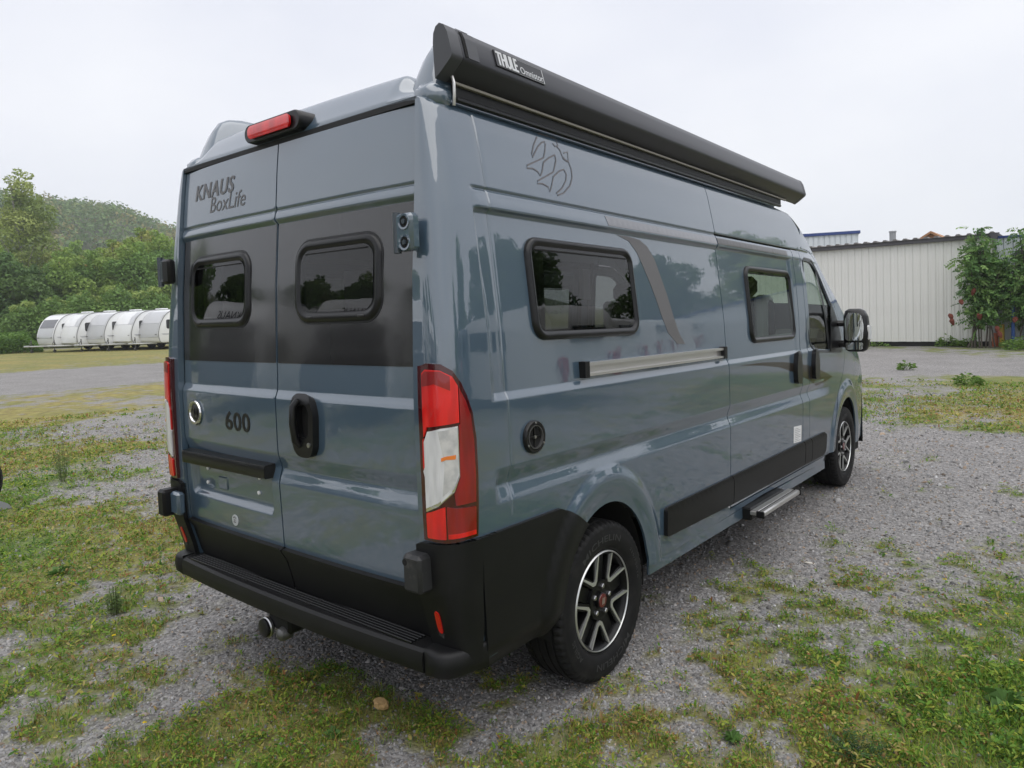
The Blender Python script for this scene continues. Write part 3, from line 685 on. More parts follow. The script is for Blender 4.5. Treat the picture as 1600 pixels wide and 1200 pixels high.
        if s > 0:
            mb = MB(); mb.box((.828, -.020, .705), (.918, .055, .838), .012); mb.rake(); mb.build('hinge_cover', 'plastic_dusty', h2)
            mb = MB(); mb.lathe([(-.0205, .012), (-.0205, .0005)], 16, 1, (.845, 0, .81)); mb.rake(); mb.build('hinge_hole', 'dark', h2)
        else:
            mb = MB(); mb.box((-.945, -.045, .705), (-.875, .04, .838), .012); mb.rake(); mb.build('hinge_cover', 'plastic', h2)
            mb = MB(); mb.box((-.885, -.010, .715), (-.80, .03, .828), .012); mb.rake(); mb.build('hinge_arm', 'paint', h2)

    # --- tail lights wrapped round the corner posts
    tl = P_('tail_light')
    outer = [(0.012, 0.884), (0.012, 1.484), (0.083, 1.494), (0.356, 1.491), (0.593, 1.467), (0.746, 1.425), (0.833, 1.38), (0.898, 1.32), (0.928, 1.23), (0.932, 1.101), (0.925, 1.002), (0.908, 0.888), (0.341, 0.882)]
    patch('lamp_housing', CORNER, outer, 'lens_housing', tl, [], np.linspace(0, 1, 30), None, .03, bstep=.015, off=.016, skirt=.02)
    redu = [(0.045, 1.115), (0.045, 1.46), (0.083, 1.473), (0.341, 1.47), (0.566, 1.449), (0.666, 1.416), (0.664, 1.293), (0.371, 1.287), (0.083, 1.278), (0.035, 1.23), (0.032, 1.14)]
    patch('brake_lens', CORNER, redu, 'lens_red', tl, [], np.linspace(0, 1, 30), None, .03, bstep=.015, off=.021, skirt=.006)
    patch('lamp_band', CORNER, [(0.05, 1.415), (0.05, 1.455), (0.083, 1.467), (0.341, 1.467), (0.521, 1.449), (0.521, 1.401), (0.229, 1.425)], 'lens_dark_red', tl, [], np.linspace(0, 1, 30), None, .03, bstep=.012, off=.0222, skirt=.002)
    patch('side_lens', CORNER, [(0.686, 1.287), (0.686, 1.41), (0.795, 1.365), (0.865, 1.311), (0.893, 1.221), (0.898, 1.101), (0.888, 1.011), (0.549, 1.011), (0.521, 1.05), (0.644, 1.104), (0.659, 1.281)], 'lens_dark_red', tl, [], np.linspace(0, 1, 30), None, .03, bstep=.015, off=.020, skirt=.006)
    clr = [(0.045, 0.995), (0.045, 1.105), (0.035, 1.125), (0.048, 1.14), (0.048, 1.227), (0.092, 1.263), (0.311, 1.275), (0.631, 1.281), (0.626, 1.113), (0.521, 1.065), (0.242, 1.017), (0.067, 0.996)]
    patch('indicator_lens', CORNER, clr, 'lens_clear', tl, [], np.linspace(0, 1, 30), None, .03, bstep=.012, off=.022, skirt=.008)
    patch('amber_reflection', CORNER, [(0.312, 1.164), (0.401, 1.17), (0.566, 1.17), (0.573, 1.185), (0.401, 1.182), (0.312, 1.176)], 'lens_amber', tl, [], None, None, .02, off=.024, skirt=.003)  # amber patch painted where the clear lens shows an orange reflection
    patch('reflector_shade', CORNER, [(0.269, 1.266), (0.609, 1.275), (0.608, 1.125), (0.521, 1.08), (0.312, 1.044), (0.371, 1.152)], 'lens_shade', tl, [], np.linspace(0, 1, 30), None, .03, bstep=.012, off=.0232, skirt=.002)  # grey patch: shading of the clear lens put into its colour
    strip_on('reflector_edge', CORNER, [[(0.626, 1.278), (0.624, 1.113), (0.521, 1.065), (0.24, 1.017), (0.05, 0.992)]], .012, .0245, 'chrome', tl)
    patch('reflector_lens', CORNER, rpoly([(0.045, 0.895), (0.347, 0.897), (0.349, 1.008), (0.242, 1.002), (0.045, 0.982)], .01), 'lens_red', tl, [], np.linspace(0, 1, 30), None, .03, bstep=.012, off=.022, skirt=.006)
    patch('reflector_lens', CORNER, rpoly([(0.371, 0.897), (0.873, 0.9), (0.885, 0.996), (0.536, 1.002), (0.371, 1.008)], .01), 'lens_dark_red', tl, [], np.linspace(0, 1, 30), None, .03, bstep=.012, off=.021, skirt=.006)
    patch('reflector_lens', CORNER, rpoly([(0.386, 0.9), (0.871, 0.9), (0.87, 0.915), (0.386, 0.915)], .004), 'lens_red', tl, [], None, None, .03, off=.0225, skirt=.003)
    MIR.append(tl)

    # --- bumper: step, corner trims, side trims
    bp = P_('rear_step')
    mb = MB(); prof = [(.0, .405), (-.004, .42), (-.006, .455), (0, .478), (.012, .488), (.030, .490), (.135, .490), (.135, .40)]
    for sgn_ in (1,):
        V = []; xs = np.linspace(-.865, .865, 25)
        for x in xs:
            b = .028 * (abs(x) / .865) ** 2.2
            V += [(x, y + b if y < .1 else y, z) for y, z in prof]
        n = len(prof); F = [(i * n + j, i * n + (j + 1) % n, (i + 1) * n + (j + 1) % n, (i + 1) * n + j) for i in range(len(xs) - 1) for j in range(n)] + [tuple(range(n))[::-1], tuple(range((len(xs) - 1) * n, len(xs) * n))]
        mb.add(V, F)
    mb.rake(); mb.build('step_body', 'plastic', bp, ang=32)
    for k in range(6):                                   # raised tread ribs
        y = .038 + .0160 * k; mb = MB(); mb.box((-.80, y - .0042, .488), (.80, y + .0042, .4985), .002); mb.rake(); mb.build('tread_rib', 'plastic_smooth', bp)
    mb = MB()
    for k in range(90): x = -.79 + k * .0178 + rng.uniform(-.004, .004); a = rng.uniform(.006, .016); mb.box((x - .009, .124 - a * .3, .489), (x + .009, .134, .4905 + a * .12))
    mb.rake(); mb.build('dust_edge', 'plastic_dusty', bp)
    for x0 in (-.30, .17):
        for dy in (0, .045): mb = MB(); mb.box((x0 + dy * .3, .030 + dy, .4885), (x0 + .03 + dy * .3, .050 + dy, .4975), .002); mb.rake(); mb.build('drain_notch', 'dark', bp)
    # corner piece: end of the step, post above it, reflector
    cp = P_('bumper_corner')
    patch('corner_trim', CORNER, rpoly([(0, 0.43), (0.806, 0.435), (0.898, 0.561), (0.933, 0.702), (0.945, 0.87), (0.937, 0.876), (0.341, 0.879), (0, 0.872)], [.01, .01, .03, .03, .01, .0, .01, .01]), 'plastic', cp, [], np.linspace(0, 1, 26), None, .03, bstep=.012, off=.021, skirt=.03)
    mb = MB(); pl = [(.869, .03), (.90, .018), (.935, .020), (.970, .040), (.995, .085), (1.010, .155), (1.010, .21), (.869, .21)]
    V = []; lev = [(.398, .020), (.41, .006), (.445, 0), (.478, .004), (.489, .014), (.494, .03)]
    cc = np.array([.90, .16])
    for z, ins in lev:
        for p in pl:
            d = cc - np.array(p); L_ = np.linalg.norm(d); q = np.array(p) + d / L_ * ins if p[0] > .87 and p[1] < .2 else np.array(p); V.append((q[0], q[1], z))
    n = len(pl); F = [(i * n + j, i * n + (j + 1) % n, (i + 1) * n + (j + 1) % n, (i + 1) * n + j) for i in range(len(lev) - 1) for j in range(n)] + [tuple(range(n))[::-1], tuple(range((len(lev) - 1) * n, len(lev) * n))]
    mb.add(V, F); mb.rake(); mb.build('step_end', 'plastic', cp, ang=40)
    patch('rear_reflector', CORNER, rpoly([(0.032, 0.555), (0.08, 0.549), (0.092, 0.63), (0.038, 0.639)], .02), 'lens_red', cp, [], None, None, .02, off=.025, skirt=.006)
    patch('reflector_rim', CORNER, rpoly([(0.03, 0.54), (0.083, 0.531), (0.09, 0.549), (0.033, 0.555)], .01), 'plastic_dusty', cp, [], None, None, .02, off=.025, skirt=.006)
    MIR.append(cp)
    qt = P_('quarter_trim')
    ra = [p for p in ellipse_arc(ARCH[0][0], ARCH[0][1], ARCH[0][2] + .002, ARCH[0][3] + .002, 118, 186, 20)]
    def f_q(y, z):                                     # follows the post behind y = .275 and the side ahead of it
        y = np.asarray(y, float); z = np.asarray(z, float); zc = np.clip(z, .45, 3)
        xs_ = side_x(y, zc); yd = np.interp(zc, DZ, DY) + .002; xd = door_edge(zc) + .004; xe = side_x(CE + 0 * zc, zc)
        t = np.clip((CE - y) / (CE - yd), 0, 1); mm = corner_m(zc); xc = xd + (xe - xd) * np.maximum(1e-6, 1 - t ** mm) ** (1 / mm)
        X = np.where(y < CE, xc, xs_) - .05 * ss(.47, .36, z) * 1.0
        return sh(np.stack([X, y + 0 * z, z + 0 * y], -1))
    ol = [(.205, .46), (.192, .62), (.186, .80), (.186, .874), (.66, .872), (.715, .850)] + [p for p in ra if p[1] > .40] + [(.60, .385), (.40, .372), (.235, .372)]
    patch('trim_panel', f_q, ol, 'plastic', qt, [], np.unique(np.concatenate([np.arange(.19, .3, .008), np.arange(.3, .8, .03)])), np.arange(.38, .88, .02), .03, bstep=.012, off=.016, skirt=.022)
    MIR.append(qt)
    # --- black mouldings along the side
    def mould(a, b, rl, rr, par):
        zt = lambda y: .668 + .003 * (y - 1.6); zb = lambda y: np.interp(y, [1.55, 2.4, 4.4], [.522, .502, .495])
        P = rpoly([(a, zb(a)), (b, zb(b)), (b + (.02 if rr > .02 else 0), zt(b)), (a, zt(a))], [rl, rr, rr, rl])
        return patch('side_moulding', SIDE, P, 'plastic', par, [], np.arange(a, b, .06), np.arange(.49, .68, .012), .03, bstep=.02, off=.022, skirt=.024, offf=lambda u, v: -.012 * ss(.654, .672, v) - .006 * (1 - ss(.50, .53, v)))
    MIR.append(mould(1.575, 2.434, .02, .003, root)); mould(2.442, 3.814, .003, .003, sd_); MIR.append(mould(3.825, 3.983, .003, .003, root)); mould(3.993, 4.36, .003, .04, cdoor)
    # --- wheel housings and underbody
    for cy, cz, a, b in ARCH:
        mb = MB(); n = 24; V = []
        for k in range(n + 1):
            t = R(-8 + 196 * k / n)
            for x in (.965, .62): V.append((x, cy + (a + .012) * math.cos(t), cz + (b + .008) * math.sin(t)))
        F = [(2 * k, 2 * k + 1, 2 * k + 3, 2 * k + 2) for k in range(n)] + [tuple(2 * k + 1 for k in range(n + 1))]
        mb.add(V, F); mb.rake(); MIR.append(mb.build('wheel_housing', 'dark', root))
    mb = MB(); mb.box((-.93, .14, .40), (.93, .62, .47)); mb.box((-.60, .6, .36), (.60, 5.8, .47)); mb.box((-.95, 1.45, .40), (.95, 4.60, .455)); mb.box((-.9, 5.5, .3), (.9, 5.9, .45)); mb.box((.45, 2.5, .27), (.72, 3.3, .42)); mb.box((-.7, 1.6, .26), (-.1, 2.4, .42)); mb.rake()
    mb.tube([(-.9, 1.015, .34), (.9, 1.015, .34)], .045, 10); mb.tube([(-.9, 5.05, .34), (.9, 5.05, .34)], .045, 10)
    mb.build('underbody', 'dark', root)
    mb = MB(); mb.box((.975, 1.43, .36), (.992, 4.42, .43), .005); mb.rake(); MIR.append(mb.build('sill_edge', 'paint', root))
    # --- tow coupling
    tb = P_('tow_coupling')
    mb = MB(); mb.box((-.10, .02, .33), (.06, .16, .40), .012); mb.rake(); mb.build('bracket', 'plastic', tb)
    mb = MB(); mb.lathe([(.0, .034), (-.012, .040), (-.03, .040), (-.034, .033), (-.034, .001)], 24, 1, (-.09, .02, .335)); mb.rake(); mb.build('socket', 'plastic_smooth', tb)
    mb = MB(); mb.lathe([(-.005, .043), (-.016, .045), (-.02, .041)], 24, 1, (-.09, .02, .335)); mb.rake(); mb.build('socket_ring', 'steel', tb)
    mb = MB(); mb.lathe([(.03, .028), (.0, .030), (-.02, .025), (-.028, .014), (-.031, .001)], 20, 1, (.015, .02, .33)); mb.rake(); mb.build('tow_ball', 'steel_dark', tb)

    # --- wheels
    def wheel(cy, x_out, rot0):
        w = P_('wheel'); w.location = (x_out, cy, .354)
        Rr = .354
        prof = [(-.19, .222), (-.205, .235), (-.222, .275), (-.222, .305), (-.212, .330), (-.198, .345), (-.18, .351)]
        for g in (-.155, -.112, -.069, -.03):
            prof += [(g - .006, .353), (g - .005, .345), (g + .005, .345), (g + .006, .353)]
        prof += [(-.010, .351), (.004, .345), (.0125, .334), (.0145, .327), (.0150, .318), (.0152, .312), (.0185, .300), (.019, .280), (.0165, .258), (.010, .242), (.004, .234), (.0035, .229), (-.006, .224), (-.02, .220)]
        n = 180; V = []; m = len(prof)
        for k in range(n):
            t = 2 * math.pi * k / n
            for j, (a, r) in enumerate(prof):
                r_ = r
                if r > .3325 and k % 3 == 0 and (a > -.03 or a < -.16): r_ = r - .008
                if .3325 > r > .326 and a > 0 and k % 3 == 0: r_ = r - .003
                V.append((a, r_ * math.cos(t + a * .25), r_ * math.sin(t + a * .25)))
        F = [(k * m + j, ((k + 1) % n) * m + j, ((k + 1) % n) * m + j + 1, k * m + j + 1) for k in range(n) for j in range(m - 1)]
        mb = MB(); mb.add(V, F); ty = mb.build('tyre', 'tyre', w, ang=28)
        # raised sidewall lettering
        def curved(s, a0, a1, r0, r1, off=.01):
            Vt, Ft = text_geo(s, off, 1.05); lo = Vt.min(0); hi = Vt.max(0); q = (Vt - lo) / (hi - lo)
            an = np.radians(a0 + (a1 - a0) * q[:, 0]); rr = r0 + (r1 - r0) * q[:, 1]; xx = np.interp(rr, [.235, .258, .280, .300, .312], [.005, .0165, .019, .0185, .0152]) + .0012
            mbt = MB(); mbt.add(np.stack([xx, rr * np.cos(an), rr * np.sin(an)], -1), Ft); mbt.build('sidewall_lettering', 'tyre_text', w, smooth=False, fix=False)
        curved('MICHELIN', 128 + rot0, 62 + rot0, .268, .297); curved('AGILIS', 222 + rot0, 196 + rot0, .268, .292); curved('225/75R16', 40 + rot0, 4 + rot0, .276, .290, .0); curved('MICHELIN', 310 + rot0, 250 + rot0, .268, .297)
        mb = MB(); mb.lathe([(-.19, .195), (-.02, .200), (-.004, .209), (.0, .213)], 72, 0); mb.lathe([(-.085, .20), (-.09, .001)], 40, 0); mb.build('rim_barrel', 'rim_black', w)
        mb = MB(); mb.lathe([(-.004, .2145), (.003, .2157), (.0052, .2170), (.0048, .2187), (-.003, .2225)], 96, 0); mb.build('rim_lip', 'rim_silver', w, ang=60)
        # black star under the bright faces
        mb = MB(); mb.lathe([(-.06, .09), (-.012, .088), (-.010, .075), (-.020, .045), (-.020, .001)], 40, 0)
        for k in range(5):
            c = R(117 + rot0 + 72 * k)
            for hw, cen in ((.030, c + R(36)),):
                e = np.array([math.cos(cen), math.sin(cen)]); nn = np.array([-e[1], e[0]])
                mb.prism([tuple(e * .06 - nn * .034), tuple(e * .208 - nn * .028), tuple(e * .208 + nn * .028), tuple(e * .06 + nn * .034)], 0, -.075, -.030)
            # arms of the V, black body
            for sg in (-1, 1):
                a0 = np.array([math.cos(c + sg * R(3)), math.sin(c + sg * R(3))]) * .083; a1 = np.array([math.cos(c + sg * R(19)), math.sin(c + sg * R(19))]) * .210
                d = (a1 - a0) / np.linalg.norm(a1 - a0); nn = np.array([-d[1], d[0]]) * .0155
                mb.prism([tuple(a0 - nn), tuple(a1 - nn), tuple(a1 + nn), tuple(a0 + nn)], 0, -.06, -.0145)
        mb.build('spokes', 'rim_black', w, ang=30)
        for k in range(5):                                                                     # bright machined V faces
            c = R(117 + rot0 + 72 * k); mb = MB(); pol = lambda r, a: (r * math.cos(c + R(a)), r * math.sin(c + R(a)))
            P = [pol(.212, 21.2), pol(.212, 18.9), pol(.116, 6.0), pol(.108, 0), pol(.116, -6.0), pol(.212, -18.9), pol(.212, -21.2), pol(.100, -10.5), pol(.090, 0), pol(.100, 10.5)]
            V = [( -.004 + (-.006 if math.hypot(*p) < .15 else .0045), *p) for p in P] + [(-.020, *p) for p in P]; n_ = len(P)
            F = [(0, 1, 2, 9), (2, 3, 8, 9), (3, 4, 7, 8), (4, 5, 6, 7)] + [(i, (i + 1) % n_, n_ + (i + 1) % n_, n_ + i) for i in range(n_)]
            mb.add(V, F); mb.build('spoke_face', 'rim_silver', w, ang=30)
        for k in range(5):
            t = R(117 + rot0 + 36 + 72 * k); mb = MB(); mb.lathe([(-.022, .0125), (-.004, .0115), (-.001, .008), (-.001, .0005)], 6, 0, (0, .063 * math.cos(t), .063 * math.sin(t))); mb.build('wheel_nut', 'steel', w)
        mb = MB(); mb.lathe([(-.02, .036), (-.006, .035), (-.003, .031)], 36, 0); mb.build('cap_rim', 'rim_black', w)
        mb = MB(); mb.lathe([(-.006, .0315), (.0, .029), (.002, .0005)], 36, 0); mb.build('hub_cap', 'cap_red', w)
        fz = lambda a, b: np.stack([.0028 + 0 * a, a, b], -1)
        strip_on('cap_emblem', fz, [[(-.012, -.014), (-.006, .014)], [(-.004, -.014), (.002, .014)], [(.004, -.014), (.010, .014)]], .004, .0006, 'rim_silver', w)
        return w
    w1 = wheel(1.018, .982, 0); w2 = wheel(5.055, .982, 24)
    for w in (w1, w2): MIR.append(w)

    # --- mirror
    for s in (1, -1):
        m_ = P_('wing_mirror')
        def lo_(zs, sc):   # lofted housing: rounded sections
            mb = MB(); V = []
            for z, a, b, cx in zs:
                for k in range(20):
                    t = 2 * math.pi * k / 20; ct, st = math.cos(t), math.sin(t); e = .6
                    V.append((cx + a * math.copysign(abs(ct) ** e, ct), 4.84 + b * math.copysign(abs(st) ** e, st), z))
            n = 20; F = [(i * n + k, i * n + (k + 1) % n, (i + 1) * n + (k + 1) % n, (i + 1) * n + k) for i in range(len(zs) - 1) for k in range(n)] + [tuple(range(n))[::-1], tuple(range((len(zs) - 1) * n, len(zs) * n))]
            return mb.add(V, F)
        mb = lo_([(1.305, .055, .035, 1.15), (1.318, .080, .055, 1.15), (1.36, .097, .068, 1.152), (1.46, .100, .072, 1.152), (1.60, .094, .068, 1.147), (1.65, .075, .055, 1.142), (1.668, .045, .03, 1.138)], 1); mb.rake(); mb.build('mirror_housing', 'plastic_smooth', m_, ang=50)
        fm = lambda a, b: sh(np.stack([a, 4.775 - .012 * np.sqrt(np.maximum(0, 1 - ((a - 1.15) / .1) ** 2)) + 0 * b, b], -1))
        patch('mirror_glass', fm, rpoly([(1.08, 1.40), (1.215, 1.40), (1.225, 1.52), (1.205, 1.625), (1.10, 1.64), (1.075, 1.56)], .03), 'mirror', m_, [], None, None, .04, off=.006, skirt=.01)
        patch('mirror_glass', fm, rpoly([(1.085, 1.325), (1.215, 1.325), (1.22, 1.385), (1.08, 1.385)], .02), 'mirror', m_, [], None, None, .04, off=.006, skirt=.01)
        mb = MB(); mb.box((1.222, 4.80, 1.40), (1.256, 4.90, 1.53), .012); mb.rake(); mb.build('mirror_indicator', 'lens_clear', m_)
        mb = MB(); mb.box((.93, 4.80, 1.34), (1.08, 4.88, 1.40), .02); mb.box((.93, 4.80, 1.52), (1.08, 4.88, 1.57), .02); mb.box((.92, 4.72, 1.315), (.965, 4.90, 1.60), .02); mb.rake(); mb.build('mirror_arm', 'plastic_smooth', m_)
        if s < 0:
            m_.scale = (-1, 1, 1)

    # --- awning on the roof edge
    aw = P_('awning')
    sec = [(.872, 2.500), (.868, 2.62), (.872, 2.655), (.884, 2.676), (.902, 2.684), (.922, 2.674), (.938, 2.645), (.950, 2.60), (.957, 2.570), (.955, 2.560), (.948, 2.552), (.905, 2.520)]
    sec = [(x, z + .0) for x, z in sec]
    A0, A1 = .20, 4.17
    def ext(name, sec, y0, y1, m, grow=0.0, segs=1):
        c = np.mean(sec, 0); P = [tuple(c + (np.array(p) - c) * (1 + grow)) for p in sec]; mb = MB(); V = []
        for k in range(segs + 1): V += [(x, y0 + (y1 - y0) * k / segs, z) for x, z in P]
        n = len(P); F = [(i * n + j, i * n + (j + 1) % n, (i + 1) * n + (j + 1) % n, (i + 1) * n + j) for i in range(segs) for j in range(n)] + [tuple(range(n)), tuple(range(segs * n, (segs + 1) * n))[::-1]]
        mb.add(V, F); mb.rake(); return mb.build(name, m, aw, ang=38)
    ext('awning_case', sec, A0 + .06, A1 - .05, 'awning_case')
    ext('end_cap', sec, A0, A0 + .058, 'awning_end', .012); ext('end_cap', sec, A1 - .048, A1, 'awning_end', .012)
    def f_aw(y, t):                                      # front face of the case: t runs down it
        pts = np.array([(.902, 2.684), (.922, 2.674), (.938, 2.645), (.950, 2.60), (.957, 2.570)]); s_ = np.linspace(0, 1, 5)
        return sh(np.stack([np.interp(t, s_, pts[:, 0]), y + 0 * t, np.interp(t, s_, pts[:, 1])], -1))
    patch('cap_slot', f_aw, [(.272, .30), (.283, .30), (.283, 1.0), (.272, 1.0)], 'dark', aw, [], None, None, .05, off=.003, skirt=.002, sgn=-1)
    patch('cap_slot', f_aw, [(.262, .20), (.325, .20), (.325, .235), (.262, .235)], 'dark', aw, [], None, None, .05, off=.003, skirt=.002, sgn=-1)
    patch('cap_cover', f_aw, [(.287, .28), (.345, .28), (.345, 1.0), (.287, 1.0)], 'awning_end', aw, [], None, None, .05, off=.003, skirt=.002, sgn=-1)
    pa, pb = sh(np.array([.9356, 0, 2.6495])), sh(np.array([.9532, 0, 2.586]))
    def fa(y, v):                                        # the flat badge plate standing off the case
        k = (1 - v - .46) / .40; X = .9356 + (.9532 - .9356) * k + .0055; Z = 2.6495 + (2.586 - 2.6495) * k + .0015
        return sh(np.stack([X + 0 * y, y + 0 * v, Z + 0 * y], -1))
    patch('maker_badge', fa, [(.445, .14), (.745, .14), (.745, .54), (.445, .54)], 'badge', aw, [], None, None, .05, off=0, skirt=.007)
    text_on('badge_lettering', 'THULE', fa, .452, .578, .17, .52, .0008, 'badge_letter', aw, offset=.010, sgn=1, bold=.10)
    text_on('badge_lettering', 'Omnistor', fa, .592, .738, .19, .37, .0008, 'badge_letter', aw, sgn=1)
    strip_on('badge_border', fa, [[(.585, .525), (.742, .525)], [(.742, .525), (.742, .15)], [(.58, .15), (.742, .15)]], .004, .0008, 'badge_letter', aw)
    mb = MB(); mb.box((.80, .29, 2.45), (.882, A1 - .36, 2.535), .004); mb.rake(); mb.build('mounting_rail', 'plastic', aw)
    mb = MB(); mb.box((.880, .275, 2.492), (.896, A1 - .28, 2.503), .002); mb.rake(); mb.build('rail_strip', 'strip_light', aw)
    mb = MB(); mb.box((.882, .275, 2.43), (.905, A1 - .42, 2.447), .004); mb.rake(); mb.build('drip_rail', 'plastic_smooth', aw)
    mb = MB(); mb.tube([(.893, .262, 2.525), (.905, .262, 2.49), (.903, .263, 2.45), (.893, .27, 2.415)], .006, 8); mb.rake(); mb.build('rail_end', 'alu', aw)

    # --- third brake light on the roof edge
    bl = P_('brake_light')
    mb = MB(); P = rrect(-.205, .205, 2.432, 2.512, .038, 8); V = []
    for y, g in ((.24, 1.0), (.115, 1.0), (.098, .97), (.094, .90)): V += [(x * (1 - (1 - g) * .2), y, 2.472 + (z - 2.472) * g) for x, z in P]
    n = len(P); F = [(i * n + j, i * n + (j + 1) % n, (i + 1) * n + (j + 1) % n, (i + 1) * n + j) for i in range(3) for j in range(n)] + [tuple(range(3 * n, 4 * n))]
    mb.add(V, F); mb.rake(); mb.build('lamp_housing', 'plastic_smooth', bl)
    f_bl = lambda a, b: sh(np.stack([a + 0 * b, .092 - .010 * np.sqrt(np.maximum(0, 1 - ((b - 2.47) / .034) ** 2)), b + 0 * a], -1))
    patch('brake_lens', f_bl, rrect(-.155, .155, 2.444, 2.497, .022, 6), 'lens_red', bl, [], None, np.linspace(2.44, 2.5, 9), .03, off=.004, skirt=.010, bstep=.01)

    # --- rail, vent, stickers and stripes on the right side
    ra_ = P_('awning_rail')
    def railbox(a, b, c, d, h0, h1, nm, m, par):
        f0 = lambda y, z: SIDE(y, z)
        ys_ = np.linspace(a, b, 10); mb = MB(); V = []
        for y in ys_:
            x = float(side_x(y, 1.43)); V += [(x + h0, y, c), (x + h1, y, c), (x + h1, y, d), (x + h0, y, d)]
        F = [(i * 4 + j, i * 4 + (j + 1) % 4, i * 4 + 4 + (j + 1) % 4, i * 4 + 4 + j) for i in range(9) for j in range(4)] + [(0, 1, 2, 3), (36, 37, 38, 39)]
        mb.add(V, F); mb.rake(); return mb.build(nm, m, par, ang=30)
    railbox(.905, 2.345, 1.388, 1.446, -.004, .008, 'rail_back', 'alu', ra_)
    railbox(.905, 2.345, 1.432, 1.446, .008, .026, 'rail_flange', 'alu', ra_); railbox(.905, 2.345, 1.388, 1.399, .008, .026, 'rail_flange', 'alu', ra_)
    railbox(.87, .905, 1.382, 1.452, -.004, .032, 'rail_end_cap', 'plastic', ra_); railbox(2.345, 2.385, 1.382, 1.452, -.004, .032, 'rail_end_cap', 'plastic', ra_)
    ve = P_('gas_vent'); x0 = float(side_x(.51, 1.184)); c0 = (x0, .51, 1.184)
    for nm, pr, m in (('vent_rim', [(-.004, .064), (.010, .064), (.016, .060), (.016, .050), (.010, .047)], 'plastic_smooth'), ('vent_ring', [(.012, .047), (.0165, .046), (.0165, .0425), (.008, .041)], 'steel_dark'), ('vent_disc', [(.008, .042), (.004, .03), (.004, .001)], 'dark')):
        mb = MB(); mb.lathe(pr, 44, 0, c0); mb.rake(); mb.build(nm, m, ve)
    mb = MB(); mb.box((x0 + .004, .47, 1.181), (x0 + .010, .55, 1.187), .001, None); mb.box((x0 + .004, .507, 1.145), (x0 + .010, .513, 1.223), .001); mb.rake(); mb.build('vent_cross', 'plastic_smooth', ve)
    for k in range(3):
        t = R(90 + 120 * k); mb = MB(); mb.lathe([(.014, .005), (.0185, .004), (.0185, .0005)], 10, 0, (x0, .51 + .055 * math.cos(t), 1.184 + .055 * math.sin(t))); mb.rake(); mb.build('vent_screw', 'steel', ve)
    mb = MB(); mb.lathe([(.008, .007), (.014, .006), (.014, .0005)], 12, 0, c0); mb.rake(); mb.build('vent_screw', 'steel', ve)
    swoosh = [(1.30, 2.026), (1.41, 2.026), (1.514, 2.018), (1.586, 1.99), (1.646, 1.928), (1.688, 1.845), (1.736, 1.752), (1.784, 1.630), (1.832, 1.545), (1.895, 1.487), (1.802, 1.492), (1.706, 1.552), (1.652, 1.636), (1.61, 1.728), (1.568, 1.804), (1.52, 1.88), (1.472, 1.952), (1.406, 2.004)]
    patch('side_stripe', SIDE, swoosh, 'decal_grey', root, [], None, None, .04, bstep=.02, off=.0015, skirt=.001)
    patch('side_stripe', SIDE, [(1.20, 2.060), (2.43, 2.060), (2.43, 2.098), (1.80, 2.098), (1.19, 2.104)], 'decal_sheen', root, [], None, V_FINE, .05, bstep=.02, off=.0015, skirt=.001)  # upper stripe, its gloss sheen painted in as a paler tone
    patch('side_stripe', SIDE, [(2.444, 2.060), (3.70, 2.060), (3.70, 2.098), (2.444, 2.098)], 'decal_dark', sd_, [], None, V_FINE, .05, bstep=.02, off=.0015, skirt=.001)  # same stripe, coloured dark where trees reflect in it
    patch('side_stripe', SIDE, [(2.60, 1.326), (3.0, 1.321), (3.4, 1.300), (3.812, 1.258), (3.812, 1.168), (3.60, 1.218), (3.3, 1.270), (3.0, 1.300)], 'decal_dark', sd_, [], None, None, .04, bstep=.02, off=.0015, skirt=.001)
    patch('side_stripe', SIDE, [(3.828, 1.256), (3.982, 1.238), (3.982, 1.125), (3.828, 1.163)], 'decal_dark', root, [], None, None, .04, bstep=.02, off=.0015, skirt=.001)
    patch('side_stripe', SIDE, [(3.996, 1.236), (4.30, 1.180), (4.62, 1.105), (4.20, 1.062), (3.996, 1.12)], 'decal_dark', cdoor, [], None, None, .04, bstep=.02, off=.0015, skirt=.001)
    patch('data_sticker', SIDE, rpoly([(3.60, .695), (3.775, .685), (3.78, .805), (3.605, .815)], .006), 'sticker', sd_, [], None, None, .05, off=.0018, skirt=.001)
    strip_on('sticker_print', SIDE, [[(3.625, .795 - .013 * k), (3.625 + (.13 if k % 3 else .08), .795 - .013 * k - .004)] for k in range(8)], .004, .0025, 'sticker_print', sd_)
    # emblem drawn in thin outline on the upper panel
    strip_on('side_emblem', SIDE, EMBLEM, .0058, .0016, 'decal_line', root)

    # --- entrance step under the sliding door
    es = P_('entrance_step')
    mb = MB(); mb.box((1.055, 2.60, .405), (1.10, 3.30, .430), .004); mb.box((1.105, 2.60, .398), (1.14, 3.30, .432), .008); mb.rake(); mb.build('step_board', 'alu', es)
    mb = MB(); mb.box((1.098, 2.605, .402), (1.107, 3.295, .428), .001); mb.rake(); mb.build('step_groove', 'rubber', es)
    for y in (2.595, 3.297): mb = MB(); mb.box((1.095, y, .394), (1.145, y + .012, .436), .004); mb.rake(); mb.build('step_end_cap', 'plastic', es)
    mb = MB(); mb.box((.86, 2.64, .355), (1.05, 3.26, .435), .01); mb.rake(); mb.build('step_box', 'plastic', es)
    mb = MB(); mb.box((.80, 2.20, .33), (.93, 2.48, .42), .006); mb.rake(); mb.build('step_motor', 'steel_dark', es)

    # --- inside
    it = P_('interior')
    mb = MB(); mb.box((-.90, 1.5, .62), (.90, 4.55, .66)); mb.box((-.58, .3, .62), (.58, 1.5, .66)); mb.rake(); mb.build('floor', 'interior', it)
